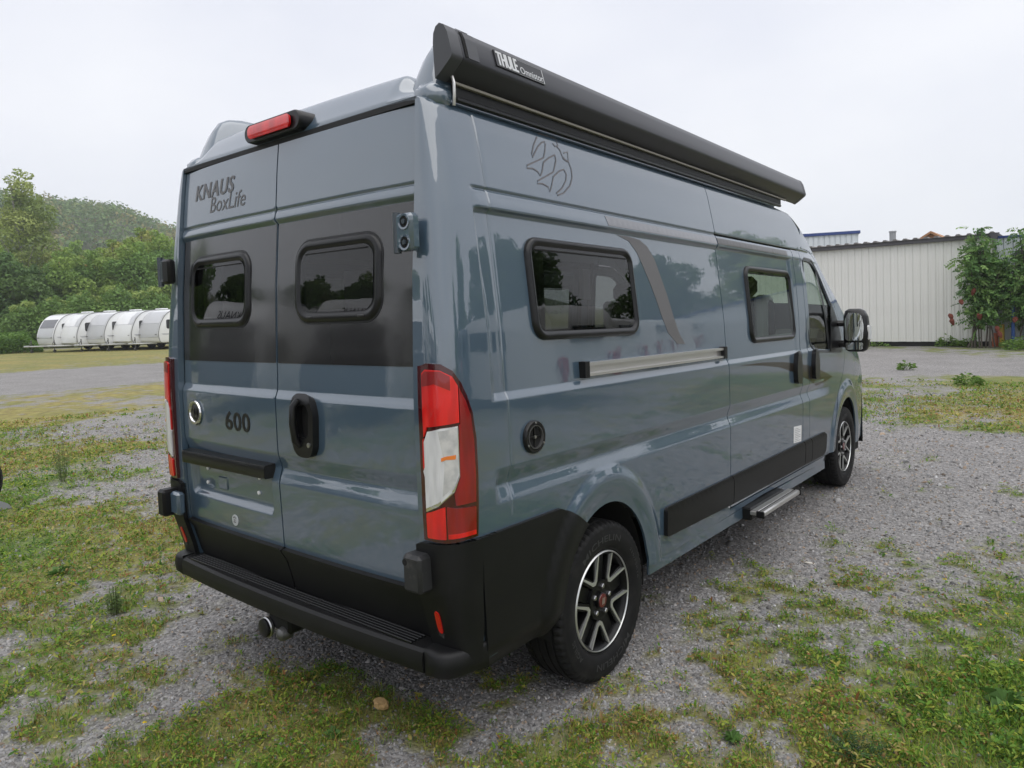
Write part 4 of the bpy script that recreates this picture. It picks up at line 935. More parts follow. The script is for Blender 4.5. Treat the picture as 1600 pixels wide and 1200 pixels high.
    mb = MB(); mb.box((-.86, 1.5, .66), (-.45, 2.6, 1.5)); mb.box((.50, 1.5, .66), (.86, 2.2, 1.25)); mb.box((-.86, .35, 2.0), (-.55, 2.6, 2.35)); mb.box((-.84, 2.0, .66), (-.05, 2.05, 2.35)); mb.rake(); mb.build('furniture', 'furniture', it)
    for sx in (-.52, .52):
        mb = MB(); mb.box((sx - .26, 4.00, 1.0), (sx + .26, 4.50, 1.15), .05); mb.box((sx - .25, 3.86, 1.1), (sx + .25, 4.02, 1.78), .06); mb.box((sx - .13, 3.86, 1.78), (sx + .13, 3.96, 1.94), .04); mb.rake(); mb.build('cab_seat', 'seat_fabric', it)
        for e in (-1, 1):
            mb = MB(); mb.box((sx + e * .17 - .05, 3.835, 1.15), (sx + e * .17 + .05, 4.04, 1.79), .03); mb.rake(); mb.build('seat_stripe', 'seat_pale', it)
    mb = MB(); mb.box((.30, 3.30, .95), (.74, 3.44, 1.70), .05); mb.rake(); mb.build('bench_back', 'seat_fabric', it)
    mb = MB(); mb.box((.36, 3.285, 1.05), (.44, 3.455, 1.71), .03); mb.box((.60, 3.285, 1.05), (.69, 3.455, 1.71), .03); mb.rake(); mb.build('seat_stripe', 'seat_pale', it)
    mb = MB(); mb.box((-.9, 4.85, 1.0), (.9, 5.12, 1.50), .08); mb.rake(); mb.build('dashboard', 'plastic', it)
    mb = MB(); t = [(-.42 + .19 * math.cos(R(k * 15)), 4.62 - .06 * math.sin(R(k * 15)), 1.35 + .18 * math.sin(R(k * 15))) for k in range(25)]; mb.tube(t, .016, 8, False); mb.rake(); mb.build('steering_wheel', 'plastic', it)
    mb = MB(); mb.box((1.10 * .8, 1.06, 1.72), (.905, 1.12, 1.86), .002); mb.rake(); mb.build('paper_note', 'blind', it)
    for o in MIR: mirrored(o, root)

van = empty('camper_van')
tag(van, 'large blue-grey camper van with black rear window band and dark rolled-up roof awning', 'camper van')
build_van(van)

# ------------------------------------------------------------------ ground: one sheet, gravel with patches of low green growth
GS = np.array([(-44.96,12.18,0.9,0.7),(-39.32,13.15,0.8,0.8),(-33.89,14.08,0.7,0.7),(-22.72,5.68,0,0),(-20.45,6.46,0.05,0),(-20.63,8.35,0,0),(-24.47,9.56,0,0),(-16.8,4.08,0.5,0.8),(-16.73,5.43,0.6,0.9),(-16.85,6.87,0.7,1),(-13.5,2.88,0.9,0.7),(-12.4,3.39,0.8,0.7),(-13.01,4.54,0.4,0.8),(-10.71,4.17,0.2,0.5),(-10.13,2.26,0.7,0.6),(-9.94,3.02,0.1,0.3),(-9.17,3.39,0.1,0.3),(-8.44,1.51,0.9,0.5),(-7.84,1.84,0.8,0.6),(-7.78,2.61,0.6,0.9),(-6.93,1.89,0.6,0.7),(-6.35,1.8,0.15,0.3),(-6.31,2.23,0.15,0.3),(-6.07,1.24,0.9,0.3),(-4.78,1.37,0.15,0.3),(-5.4,1.31,0.4,0.5),(-4.6,1.47,0.1,0.3),(-4.94,0.49,1,0.2),(-4.44,0.79,0.95,0.3),(-3.91,1.11,0.7,0.4),(-3.67,0.24,1,0.25),(-3.12,0.58,0.95,0.3),(-3.03,0.83,0.7,0.5),(-2.85,-0.01,0.95,0.4),(-2.58,0.45,0.7,0.6),(-2.08,0.48,0.3,0.4),(-2.56,-0.21,0.9,0.3),(-2.27,-0.02,0.5,0.6),(-2.25,0.12,0.15,0.3),(-1.74,0.21,0.3,0.4),(-1.98,-0.41,0.2,0.3),(-2.1,-0.24,0.7,0.5),(-1.65,0.06,0.85,0.3),(-1.41,0.32,0.3,0.3),(-0.91,0.17,0.25,0.3),(-1.07,0.45,0.4,0.4),(-1.46,-0.45,0.95,0.3),(-0.99,-0.21,0.2,0.3),(-1.42,-0.26,0.7,0.5),(-0.94,-0.46,1,0.1),(-0.68,-0.14,0.15,0.3),(-0.43,-0.17,0.2,0.3),(-0.79,-0.66,0.3,0.4),(-0.62,-0.54,0.2,0.3),(-0.46,-0.43,0.3,0.3),(-0.59,-0.78,0.1,0.3),(-0.39,-0.69,0.15,0.3),(-0.17,-0.43,0.95,0.2),(-0.04,-0.24,0.9,0.3),(-0.19,-0,0.4,0.4),(-0.46,0.16,0.25,0.3),(-0.08,0.02,0.7,0.4),(-0,0.2,0.9,0.2),(0.05,0.37,0.8,0.2),(0.21,0.04,0.7,0.4),(0.2,0.47,0.3,0.4),(0.47,0.53,0.35,0.5),(0.5,0.14,0.6,0.5),(0.71,0.29,0.2,0.4),(0.66,0.53,0.4,0.4),(0.91,0.43,0.5,0.4),(0.82,0.77,0.5,0.5),(1.12,0.58,0.4,0.4),(1.15,0.76,0.5,0.4),(1.11,1.1,0.4,0.4),(0.77,2.1,0.1,0.4),(0.6,2.94,0.02,0.4),(0.7,3.91,0,0),(1.22,3.03,0.15,0.4),(1.39,3.44,0.25,0.4),(1.18,2.05,0.45,0.3),(0.94,2.45,0.15,0.4),(1.26,2.31,0.5,0.4),(1.35,2.6,0.1,0.4),(1.7,2.6,0.8,0.2),(1.94,3.1,0.6,0.3),(1.95,2.46,0.15,0.3),(1.66,2.09,0.4,0.4),(1.57,1.86,0.5,0.4),(1.89,2.16,0.5,0.4),(2.04,3.56,0.25,0.4),(2.31,3.6,0.6,0.3),(2.28,2.79,0.85,0.3),(2.2,2.29,0.9,0.3),(2,1.85,0.9,0.2),(1.77,1.69,0.75,0.3),(1.51,1.59,0.6,0.5),(1.25,1.48,0.5,0.4),(1.2,1.23,0.3,0.4),(0.92,1.59,0.2,0.4),(1.36,1.08,0.5,0.4),(1.5,1.24,0.4,0.4),(1.63,1.04,0.4,0.4),(1.75,1.29,0.9,0.6),(1.96,1.44,0.85,0.5),(1.92,1.14,0.8,0.8),(2.17,1.58,1,0.2),(2.35,2.02,1,0.1),(2.4,1.48,1,0.05),(2.16,1.26,0.9,0.3),(1.76,0.89,0.7,0.6),(1.57,0.75,0.8,0.5),(1.38,0.61,0.7,0.4),(1.21,0.45,0.4,0.4),(1.52,4.41,0.03,0.4),(1.86,5.05,0.1,0.4),(2.19,5.24,0.15,0.4),(1.13,5.1,0,0),(1.51,5.88,0.02,0.4),(1.92,7.48,0.1,0.4),(1.71,9.27,0.75,0.6),(0.95,9.52,0.6,0.7),(0.26,11.06,0.5,0.6),(0.07,9.8,0.3,0.5),(-0.66,13.01,0.5,0.6),(0.02,13.47,0.3,0.4),(1.2,13.88,0.9,0.3),(1.74,13.02,0.8,0.4),(0.78,12.46,0.1,0.4),(1.55,12.02,0.9,0.6),(1.23,10.31,0.6,0.9),(0.87,7.81,0.1,0.4),(-0.33,17.81,0,0),(0.93,18.09,0,0),(-1.68,19.62,0,0),(1.14,22.46,0.5,0.2),(0,3,0,0),(-0.5,1.2,0.1,0.3),(0,5,0,0),(-3,4,0.2,0.4),(-4,7,0.1,0.3)])
def hash2(i, j, s): 
    h = (i * 374761393 + j * 668265263 + s * 1442695041) & 0xffffffff; h = ((h ^ (h >> 13)) * 1274126177) & 0xffffffff
    return ((h ^ (h >> 16)) & 0xffff) / 65535.0
def vnoise(x, y, s=0):
    i = np.floor(x).astype(np.int64); j = np.floor(y).astype(np.int64); fx = x - i; fy = y - j; fx = fx * fx * (3 - 2 * fx); fy = fy * fy * (3 - 2 * fy)
    a = hash2(i, j, s); b = hash2(i + 1, j, s); c = hash2(i, j + 1, s); d = hash2(i + 1, j + 1, s)
    return (a * (1 - fx) + b * fx) * (1 - fy) + (c * (1 - fx) + d * fx) * fy
def fbm(x, y, s=0, o=4):
    t = 0; a = .5; n = 0
    for k in range(o): t = t + a * vnoise(x * 2 ** k + 17.3 * k, y * 2 ** k - 9.1 * k, s + k); n += a; a *= .55
    return t / n
GC = np.array([2.2, -1.2])
GD = np.hypot(GS[:, 0] - GC[0], GS[:, 1] - GC[1])
def cover(x, y, full=False):
    """share of green growth (0..1) and how dry it is"""
    c = np.zeros(len(x)); d = np.zeros(len(x))
    for k in range(0, len(x), 20000):
        dx = x[k:k + 20000, None] - GS[None, :, 0]; dy = y[k:k + 20000, None] - GS[None, :, 1]
        w = np.exp(-(dx * dx + dy * dy) / (2 * (.055 * GD + .06)[None] ** 2)) + 1e-5 / (.3 + dx * dx + dy * dy)
        sw = w.sum(1); c[k:k + 20000] = (w * GS[None, :, 2]).sum(1) / sw; d[k:k + 20000] = (w * GS[None, :, 3]).sum(1) / sw
    n1 = fbm(x * 1.6, y * 1.6, 3, 5); n2 = fbm(x * 7, y * 7, 9, 3)
    n3 = fbm(x * 19, y * 19, 31, 2)
    n = (n1 - .5) * 1.05 + (n2 - .5) * .95 + (n3 - .5) * .8 + .5
    c = np.clip(.5 + (c - .5) * 1.12 + .02, 0, 1)
    far = np.hypot(x - GC[0], y - GC[1])
    c = np.where(far > 70, .8, c); raw = c.copy()
    under = ((np.abs(x) < 1.0) & (y > .4) & (y < 6))
    c = np.where(under, c * .25, c)
    m = np.clip((c - n) / .38 + .5, 0, 1)
    d = np.clip(d + (fbm(x * 1.1 + 5, y * 1.1, 21, 3) - .5) * 1.3, 0, 1)
    return (m * m * (3 - 2 * m), d, raw) if full else (m * m * (3 - 2 * m), d)
def ground_h(x, y): return (fbm(x * .7, y * .7, 40, 3) - .5) * .02 * np.clip(np.hypot(x, y - 2) / 4, .0, 1)
def graded(lo, hi, a, b, d):
    c = list(np.arange(a, b, d)); s = d; p = a; L_ = []
    while p > lo: s *= 1.05; p -= s; L_.append(p)
    s = d; p = c[-1]; H_ = []
    while p < hi: s *= 1.05; p += s; H_.append(p)
    return np.array(L_[::-1] + c + H_)
gx = graded(-700, 500, -8, 4, .062); gy = graded(-300, 700, -2, 10, .062)
GX, GY = np.meshgrid(gx, gy, indexing='ij'); n1, n2 = GX.shape
cv, dr, rw = cover(GX.ravel(), GY.ravel(), True); fr_w = ss(6.5, 11, np.hypot(GX.ravel() - GC[0], GY.ravel() - GC[1]))
P = np.stack([GX.ravel(), GY.ravel(), ground_h(GX.ravel(), GY.ravel()) - .006], 1)
ii = np.arange(n1 - 1)[:, None] * n2 + np.arange(n2 - 1)[None]; F = np.stack([ii, ii + n2, ii + n2 + 1, ii + 1], -1).reshape(-1, 4)
gm = np_mesh('ground', P, F, {'cover': ('FLOAT', 'POINT', cv), 'growth': ('FLOAT', 'POINT', rw), 'far': ('FLOAT', 'POINT', fr_w), 'dry': ('FLOAT', 'POINT', dr)}, True)
def ground_mat():
    m = bpy.data.materials.new('ground'); m.use_nodes = True; t = m.node_tree; b = t.nodes['Principled BSDF']; K = t.links.new
    def nd(ty, **k):
        n = t.nodes.new(ty)
        for a, v in k.items():
            if a in n.inputs: n.inputs[a].default_value = v
            else: setattr(n, a, v)
        return n
    def ramp(*st):
        r = nd('ShaderNodeValToRGB'); e = r.color_ramp.elements
        while len(e) < len(st): e.new(.5)
        for q, (p, c) in zip(e, st): q.position = p; q.color = (*c, 1)
        return r
    tcn = nd('ShaderNodeTexCoord')
    v = nd('ShaderNodeTexVoronoi', Scale=62.0); v2 = nd('ShaderNodeTexVoronoi', Scale=27.0); nz = nd('ShaderNodeTexNoise', Scale=.9, Detail=6.0); nf = nd('ShaderNodeTexNoise', Scale=38.0, Detail=4.0); nl = nd('ShaderNodeTexNoise', Scale=5.0, Detail=5.0)
    for q in (v, v2, nz, nf, nl): K(tcn.outputs['Object'], q.inputs['Vector'])
    sep = nd('ShaderNodeSeparateColor'); K(v.outputs['Color'], sep.inputs[0])
    stone = ramp((0, (.09, .088, .088)), (.3, (.19, .184, .182)), (.7, (.29, .28, .276)), (1, (.44, .425, .41))); K(sep.outputs[0], stone.inputs['Fac'])
    soil = ramp((.35, (.175, .166, .158)), (.65, (.27, .26, .25))); K(nz.outputs['Fac'], soil.inputs['Fac'])
    mixs = nd('ShaderNodeMix', data_type='RGBA'); mixs.inputs[0].default_value = .60; K(soil.outputs['Color'], mixs.inputs[6]); K(stone.outputs['Color'], mixs.inputs[7])
    at = nd('ShaderNodeAttribute', attribute_name='cover'); ad = nd('ShaderNodeAttribute', attribute_name='dry')
    green = ramp((.25, (.050, .072, .018)), (.5, (.11, .155, .034)), (.75, (.19, .235, .055))); K(nf.outputs['Fac'], green.inputs['Fac'])
    dry = ramp((.3, (.17, .115, .05)), (.5, (.29, .235, .062)), (.7, (.37, .32, .10))); K(nl.outputs['Fac'], dry.inputs['Fac'])
    dm = nd('ShaderNodeMath', operation='MULTIPLY'); dm.inputs[1].default_value = .85; K(ad.outputs['Fac'], dm.inputs[0])
    mg = nd('ShaderNodeMix', data_type='RGBA'); K(dm.outputs[0], mg.inputs[0]); K(green.outputs['Color'], mg.inputs[6]); K(dry.outputs['Color'], mg.inputs[7])
    ma = nd('ShaderNodeMath', operation='MULTIPLY'); ma.inputs[1].default_value = .9
    aw_ = nd('ShaderNodeAttribute', attribute_name='growth'); af = nd('ShaderNodeAttribute', attribute_name='far'); np_ = nd('ShaderNodeTexNoise', Scale=1.5, Detail=9.0, Roughness=.68); K(tcn.outputs['Object'], np_.inputs['Vector'])
    sc_ = nd('ShaderNodeMath', operation='MULTIPLY_ADD'); sc_.inputs[1].default_value = -2.2; sc_.inputs[2].default_value = 1.1; K(np_.outputs['Fac'], sc_.inputs[0])
    sm = nd('ShaderNodeMath', operation='ADD'); K(aw_.outputs['Fac'], sm.inputs[0]); K(sc_.outputs[0], sm.inputs[1])
    mr_ = nd('ShaderNodeMapRange'); mr_.interpolation_type = 'SMOOTHSTEP'; mr_.inputs['From Min'].default_value = .38; mr_.inputs['From Max'].default_value = .68; K(sm.outputs[0], mr_.inputs['Value'])
    mw = nd('ShaderNodeMix', data_type='FLOAT'); K(af.outputs['Fac'], mw.inputs[0]); K(at.outputs['Fac'], mw.inputs[2]); K(mr_.outputs['Result'], mw.inputs[3])
    K(mw.outputs[0], ma.inputs[0])
    mf = nd('ShaderNodeMix', data_type='RGBA'); K(ma.outputs[0], mf.inputs[0]); K(mixs.outputs[2], mf.inputs[6]); K(mg.outputs[2], mf.inputs[7])
    K(mf.outputs[2], b.inputs['Base Color']); b.inputs['Roughness'].default_value = .9; b.inputs['Specular IOR Level'].default_value = .25
    ad2 = nd('ShaderNodeMath', operation='ADD'); K(v.outputs['Distance'], ad2.inputs[0]); K(nf.outputs['Fac'], ad2.inputs[1])
    bp_ = nd('ShaderNodeBump', Strength=.9, Distance=.008); bp_.invert = True; K(ad2.outputs[0], bp_.inputs['Height']); K(bp_.outputs['Normal'], b.inputs['Normal'])
    MATS['ground'] = m
ground_mat()
g = link('ground', gm, 'ground'); tag(g, kind='structure', label='level yard of grey gravel with patches of low green and dry growth')

def tint_mat(name, rough=.8, trans=.0, spec=.3, vary=None, attr='tint', scale=1.0):
    m = bpy.data.materials.new(name); m.use_nodes = True; t = m.node_tree; b = t.nodes['Principled BSDF']; a = t.nodes.new('ShaderNodeAttribute'); a.attribute_name = attr
    t.links.new(a.outputs['Color'], b.inputs['Base Color']); b.inputs['Roughness'].default_value = rough; b.inputs['Specular IOR Level'].default_value = spec
    if trans:
        o = t.nodes['Material Output']; tr = t.nodes.new('ShaderNodeBsdfTranslucent'); mx_ = t.nodes.new('ShaderNodeMixShader'); mx_.inputs[0].default_value = trans
        t.links.new(a.outputs['Color'], tr.inputs['Color']); t.links.new(b.outputs['BSDF'], mx_.inputs[1]); t.links.new(tr.outputs['BSDF'], mx_.inputs[2]); t.links.new(mx_.outputs['Shader'], o.inputs['Surface'])
    MATS[name] = m
tint_mat('stone', .85); tint_mat('leaf', .6, .3); tint_mat('bark', .9)

def scatter_xy(n, rmin, rmax, p, a0, a1):
    """random points round the spot in front of the camera, thinning out with distance"""
    u = rng.random(n); r = (rmin ** (2 - p) + u * (rmax ** (2 - p) - rmin ** (2 - p))) ** (1 / (2 - p)); a = rng.uniform(R(a0), R(a1), n)
    return CAM[0] + r * np.sin(a), CAM[1] + r * np.cos(a), r
# loose stones: low squashed octahedra with shaken corners
def stones(n):
    x, y, r = scatter_xy(n, 1.7, 14, 1.75, -82, 10); c, _ = cover(x, y)
    k = rng.random(n) > c * .82; x, y, r = x[k], y[k], r[k]; n = len(x)
    s = np.exp(rng.normal(math.log(.0066), .34, n)) * np.clip((r / 4) ** .4, .75, 2.0); big = rng.random(n) < .006; s[big] *= 1.7
    base = np.array([(1, 0, 0), (-.5, .87, 0), (-.5, -.87, 0), (.3, .3, 1), (-.4, .1, .85), (.1, -.4, .9)])
    V = base[None] + rng.uniform(-.35, .35, (n, 6, 3)); th = rng.uniform(0, 6.28, n); cs, sn = np.cos(th), np.sin(th)
    sc = np.stack([rng.uniform(.7, 1.3, n), rng.uniform(.7, 1.3, n), rng.uniform(.5, .95, n)], 1); V = V * sc[:, None] * s[:, None, None]
    X = V[..., 0] * cs[:, None] - V[..., 1] * sn[:, None] + x[:, None]; Y = V[..., 0] * sn[:, None] + V[..., 1] * cs[:, None] + y[:, None]; Z = V[..., 2] + (ground_h(x, y) - .006)[:, None]
    f = np.array([(0, 1, 3), (1, 4, 3), (1, 2, 4), (2, 5, 4), (2, 0, 5), (0, 3, 5), (3, 4, 5)])
    F = (np.arange(n)[:, None, None] * 6 + f[None]).reshape(-1, 3)
    v = np.clip(rng.normal(.235, .068, n), .07, .50); v[rng.random(n) < .012] *= 1.6; warm = rng.normal(0, .02, n)
    col = np.stack([v * (1.02 + warm), v, v * (.99 - warm), np.ones(n)], 1); brown = rng.random(n) < .12; col[brown, :3] *= np.array([1.15, .92, .70])
    return np_mesh('gravel_stones', np.stack([X, Y, Z], -1).reshape(-1, 3), F, {'tint': ('FLOAT_COLOR', 'POINT', np.repeat(col, 6, 0))})
tag(link('gravel_stones', stones(172000), 'stone'), kind='stuff', label='loose grey gravel stones strewn over the yard')
GREEN = np.array([(.095, .21, .018), (.14, .26, .026), (.21, .31, .036), (.07, .17, .024), (.27, .32, .04)]); DRY = np.array([(.36, .32, .065), (.30, .20, .075), (.40, .34, .12), (.30, .29, .055), (.26, .12, .045)])
def leaf_cols(n, dry):
    g_ = GREEN[rng.integers(0, 5, n)]; d_ = DRY[rng.integers(0, 5, n)]; w = (rng.random(n) < np.clip(dry * 1.05 - .02, 0, 1))[:, None]
    c = np.where(w, d_, g_) * rng.uniform(.75, 1.25, (n, 1)); return np.concatenate([c, np.ones((n, 1))], 1)
def creeping(n):
    x, y, r = scatter_xy(n, 1.7, 16, 1.7, -84, 12); c, d = cover(x, y)
    tuft = fbm(x * 11, y * 11, 77, 2)
    k = (rng.random(n) < np.clip(c * 1.1 - .12, 0, 1) * np.clip((tuft - .28) * 3.2, .12, 1)) & (np.hypot(x - .37, y - .22) > .075); x, y, r, d, tuft = x[k], y[k], r[k], d[k], tuft[k]; n = len(x)
    s = np.exp(rng.normal(math.log(.0064), .35, n)) * np.clip((r / 4) ** .6, .75, 3.0)
    hgt = rng.random(n) ** 1.6 * .042 * np.clip((tuft - .2) * 2, .15, 1.2)
    lush = np.clip(1 - np.hypot(x - 2.5, y - 1.5) / 1.1, 0, 1); hgt *= 1 + .7 * lush; s *= 1 + .4 * lush
    th = rng.uniform(0, 6.28, n); ti = rng.normal(0, .55, n); t2 = rng.normal(0, .45, n); el = rng.uniform(.9, 1.6, n)
    q = np.array([(-1, 0), (-.3, .62), (.55, .5), (1, 0), (.55, -.5), (-.3, -.62)])
    lx = q[None, :, 0] * (s * el)[:, None]; ly = q[None, :, 1] * s[:, None] * .8; lz = -np.abs(q[None, :, 0]) * s[:, None] * .25
    X = lx * np.cos(ti)[:, None] - lz * np.sin(ti)[:, None]; Z = lx * np.sin(ti)[:, None] + lz * np.cos(ti)[:, None]; Y = ly * np.cos(t2)[:, None]; Z = Z + ly * np.sin(t2)[:, None]
    c_, s_ = np.cos(th)[:, None], np.sin(th)[:, None]
    V = np.stack([X * c_ - Y * s_ + x[:, None], X * s_ + Y * c_ + y[:, None], Z + (ground_h(x, y) + hgt + .004)[:, None]], -1)
    f = np.array([(0, 1, 2, 3), (0, 3, 4, 5)]); F = (np.arange(n)[:, None, None] * 6 + f[None]).reshape(-1, 4)
    return np_mesh('ground_cover', V.reshape(-1, 3), F, {'tint': ('FLOAT_COLOR', 'POINT', np.repeat(leaf_cols(n, d * .65), 6, 0))})
tag(link('ground_cover', creeping(820000), 'leaf'), kind='stuff', label='low creeping clover and moss growing through the gravel')
def blades(n):
    x, y, r = scatter_xy(n, 1.7, 15, 1.7, -84, 12); c, d = cover(x, y)
    k = rng.random(n) < np.clip(c - .25, 0, 1) * np.clip((fbm(x * 4, y * 4, 55, 2) - .38) * 5, .05, 1); x, y, r, d = x[k], y[k], r[k], d[k]; n = len(x)
    lush = np.clip(1 - np.hypot(x - 2.5, y - 1.5) / 1.2, 0, 1)
    h = rng.uniform(.018, .060, n) * (1 + .7 * lush); w = rng.uniform(.0012, .0026, n) * np.clip((r / 3.5) ** .6, .8, 2.4); th = rng.uniform(0, 6.28, n); le = rng.uniform(.2, 1.3, n)
    dx, dy = np.cos(th), np.sin(th); px, py = -dy * w, dx * w; z0 = ground_h(x, y) - .004
    def pt(t, s): b_ = le * t * t * h; return np.stack([x + dx * b_ + s * px * (1 - t), y + dy * b_ + s * py * (1 - t), z0 + h * t * (1 - .35 * le * t)], -1)
    V = np.stack([pt(0, 1), pt(0, -1), pt(.55, -1), pt(.55, 1), pt(1, 0)], 1); b = np.arange(n)[:, None] * 5
    F = np.concatenate([b + [0, 1, 2], b + [0, 2, 3], b + [3, 2, 4]]); return np_mesh('grass', V.reshape(-1, 3), F, {'tint': ('FLOAT_COLOR', 'POINT', np.repeat(leaf_cols(n, d * .75), 5, 0))})
tag(link('grass', blades(260000), 'leaf'), kind='stuff', label='short thin grass blades growing among the creeping growth')

# single weeds, a few flowers and stones that stand out
def leaf_fan(mbV, mbF, cols, base, d, L_, w, col, droop=.3):
    d = Vector(d).normalized(); s = d.cross(Vector((random.gauss(0, .8), random.gauss(0, .8), .8)));  s = (s if s.length > 1e-3 else Vector((1, 0, 0))).normalized(); b = len(mbV)
    p0 = Vector(base); p1 = p0 + d * L_ * .5 ; p2 = p0 + d * L_ + Vector((0, 0, -droop * L_))
    mbV += [p0, p1 + s * w, p2, p1 - s * w]; mbF += [(b, b + 1, b + 2, b + 3)]; cols += [col] * 4
def plant(name, x, y, h, kind, label, cat, group=None):
    V, F, C = [], [], []; z0 = float(ground_h(np.array([x]), np.array([y]))[0])
    def c(a): k = random.uniform(.75, 1.25); return (a[0] * k, a[1] * k, a[2] * k, 1)
    if kind == 'bush':                                  # fine upright stems with small leaves
        for _ in range(int(14 + h * 40)):
            a = random.uniform(0, 6.28); ln = random.uniform(.6, 1) * h; out_ = random.uniform(.08, .5) * ln; tip = Vector((x + math.cos(a) * out_, y + math.sin(a) * out_, z0 + ln)); b0 = Vector((x + math.cos(a) * .02, y + math.sin(a) * .02, z0))
            n_ = 16
            for i in range(n_):
                t = .12 + .88 * i / n_; p = b0.lerp(tip, t) + Vector((0, 0, -.12 * ln * t * t)); aa = random.uniform(0, 6.28)
                leaf_fan(V, F, C, p, (math.cos(aa), math.sin(aa), random.uniform(.1, .9)), random.uniform(.018, .042), random.uniform(.002, .005), c((.14, .21, .07)))
            s = Vector((-math.sin(a), math.cos(a), 0)) * .0015; b = len(V); V += [b0 + s, b0 - s, tip - s, tip + s]; F.append((b, b + 1, b + 2, b + 3)); C += [c((.10, .12, .05))] * 4
    elif kind == 'rosette':
        for i in range(16):
            a = i * 2.4; leaf_fan(V, F, C, (x, y, z0 + .005), (math.cos(a), math.sin(a), random.uniform(.15, .8)), random.uniform(.6, 1) * h, .22 * h, c((.085, .17, .04)), .25)
    elif kind == 'feather':
        for i in range(60):
            a = random.uniform(0, 6.28); d = Vector((math.cos(a), math.sin(a), random.uniform(.15, .9))).normalized(); ln = random.uniform(.5, 1) * h
            for k in range(9):
                p = Vector((x, y, z0)) + d * ln * (k + 1) / 9; q = d.cross(Vector((0, 0, 1))).normalized()
                for sg in (-1, 1): leaf_fan(V, F, C, p, q * sg + d * .6, ln * .16, .0022, c((.05, .105, .035)), .1)
    elif kind == 'flower':
        for i in range(5):
            a = i * 1.256 + .3; leaf_fan(V, F, C, (x, y, z0 + h), (math.cos(a), math.sin(a), .35), .011, .005, (.75, .55, .01, 1), .1)
        leaf_fan(V, F, C, (x, y, z0), (.05, .02, 1), h, .0012, c((.07, .12, .03)), 0)
    o = link(name, np_mesh(name, [tuple(v) for v in V], F, {'tint': ('FLOAT_COLOR', 'POINT', C)}), 'leaf'); return tag(o, label, cat, group)
plant('weed_bush', -6.01, 1.205, .42, 'bush', 'knee-high wispy green weed standing alone on the growth left of the van', 'weed')
plant('weed_plant', -1.72, .02, .16, 'bush', 'sprawling thin green weed in the foreground left of the rear step', 'weed')
plant('leafy_weed', .335, .02, .055, 'rosette', 'small bright green leafy weed below the yellow-brown stone', 'weed')
plant('feathery_weed', 2.03, 1.05, .13, 'feather', 'dark green feathery weed at the lower right edge of the lawn', 'weed')
plant('leafy_weed', 1.62, .90, .06, 'rosette', 'small dark leafy weed in the gravel right of the rear wheel', 'weed')
plant('leafy_weed', -2.75, .08, .10, 'rosette', 'broad-leaved green weed at the left side of the yard', 'weed')
plant('leafy_weed', 2.42, 1.75, .13, 'rosette', 'broad-leaved weed in the thick green corner at lower right', 'weed')
for x, y in ((-1.55, .12), (-1.27, -.16), (2.27, 2.35), (2.36, 2.62), (2.45, 2.1), (1.86, 1.2), (-5.6, 1.6), (-5.9, 1.75), (-6.6, 1.25), (-7.1, 1.5), (-5.3, 1.95), (2.6, 3.9), (-.32, -.42), (2.05, 2.9)):
    plant('yellow_flower', x, y, random.uniform(.03, .07), 'flower', 'tiny yellow flower on a thin stem in the low growth', 'flower', 'yellow flowers dotted over the growth')
def rock(name, x, y, s, col, label):
    V = []; n = 8
    for z, k in ((0, .95), (.28, 1.0), (.55, .82)):
        for i in range(n): a = 2 * math.pi * i / n; q = k * random.uniform(.82, 1.1); V.append((s[0] * q * math.cos(a), s[1] * q * math.sin(a), s[2] * (z + random.uniform(-.05, .05))))
    F = [(i + j * n, (i + 1) % n + j * n, (i + 1) % n + (j + 1) * n, i + (j + 1) * n) for j in range(2) for i in range(n)] + [tuple(range(2 * n, 3 * n))]
    if col not in MATS: pass
    o = mk(name, V, F, col, None, smooth=False, loc=(x, y, .012 if s[2] > .03 else -.002), rot=(.1, .15, random.uniform(0, 3))); return tag(o, label, 'stone')
mat('stone_tan', (.50, .33, .15), .85, bump=(90, .5, .004), var=(40, (.36, .22, .09), .4, .8)); mat('stone_pink', (.33, .27, .24), .85, bump=(60, .5, .004)); mat('stone_white', (.6, .56, .5), .8)
rock('stone', .335, .262, (.036, .026, .046), 'stone_tan', 'yellow-brown lump of stone lying behind the rear step')
rock('stone', -.47, -.36, (.022, .014, .012), 'stone_pink', 'pinkish flat stone in the gravel at lower left')
rock('stone', 1.30, 2.95, (.035, .010, .010), 'stone_white', 'pale elongated chip lying on the gravel right of the van')

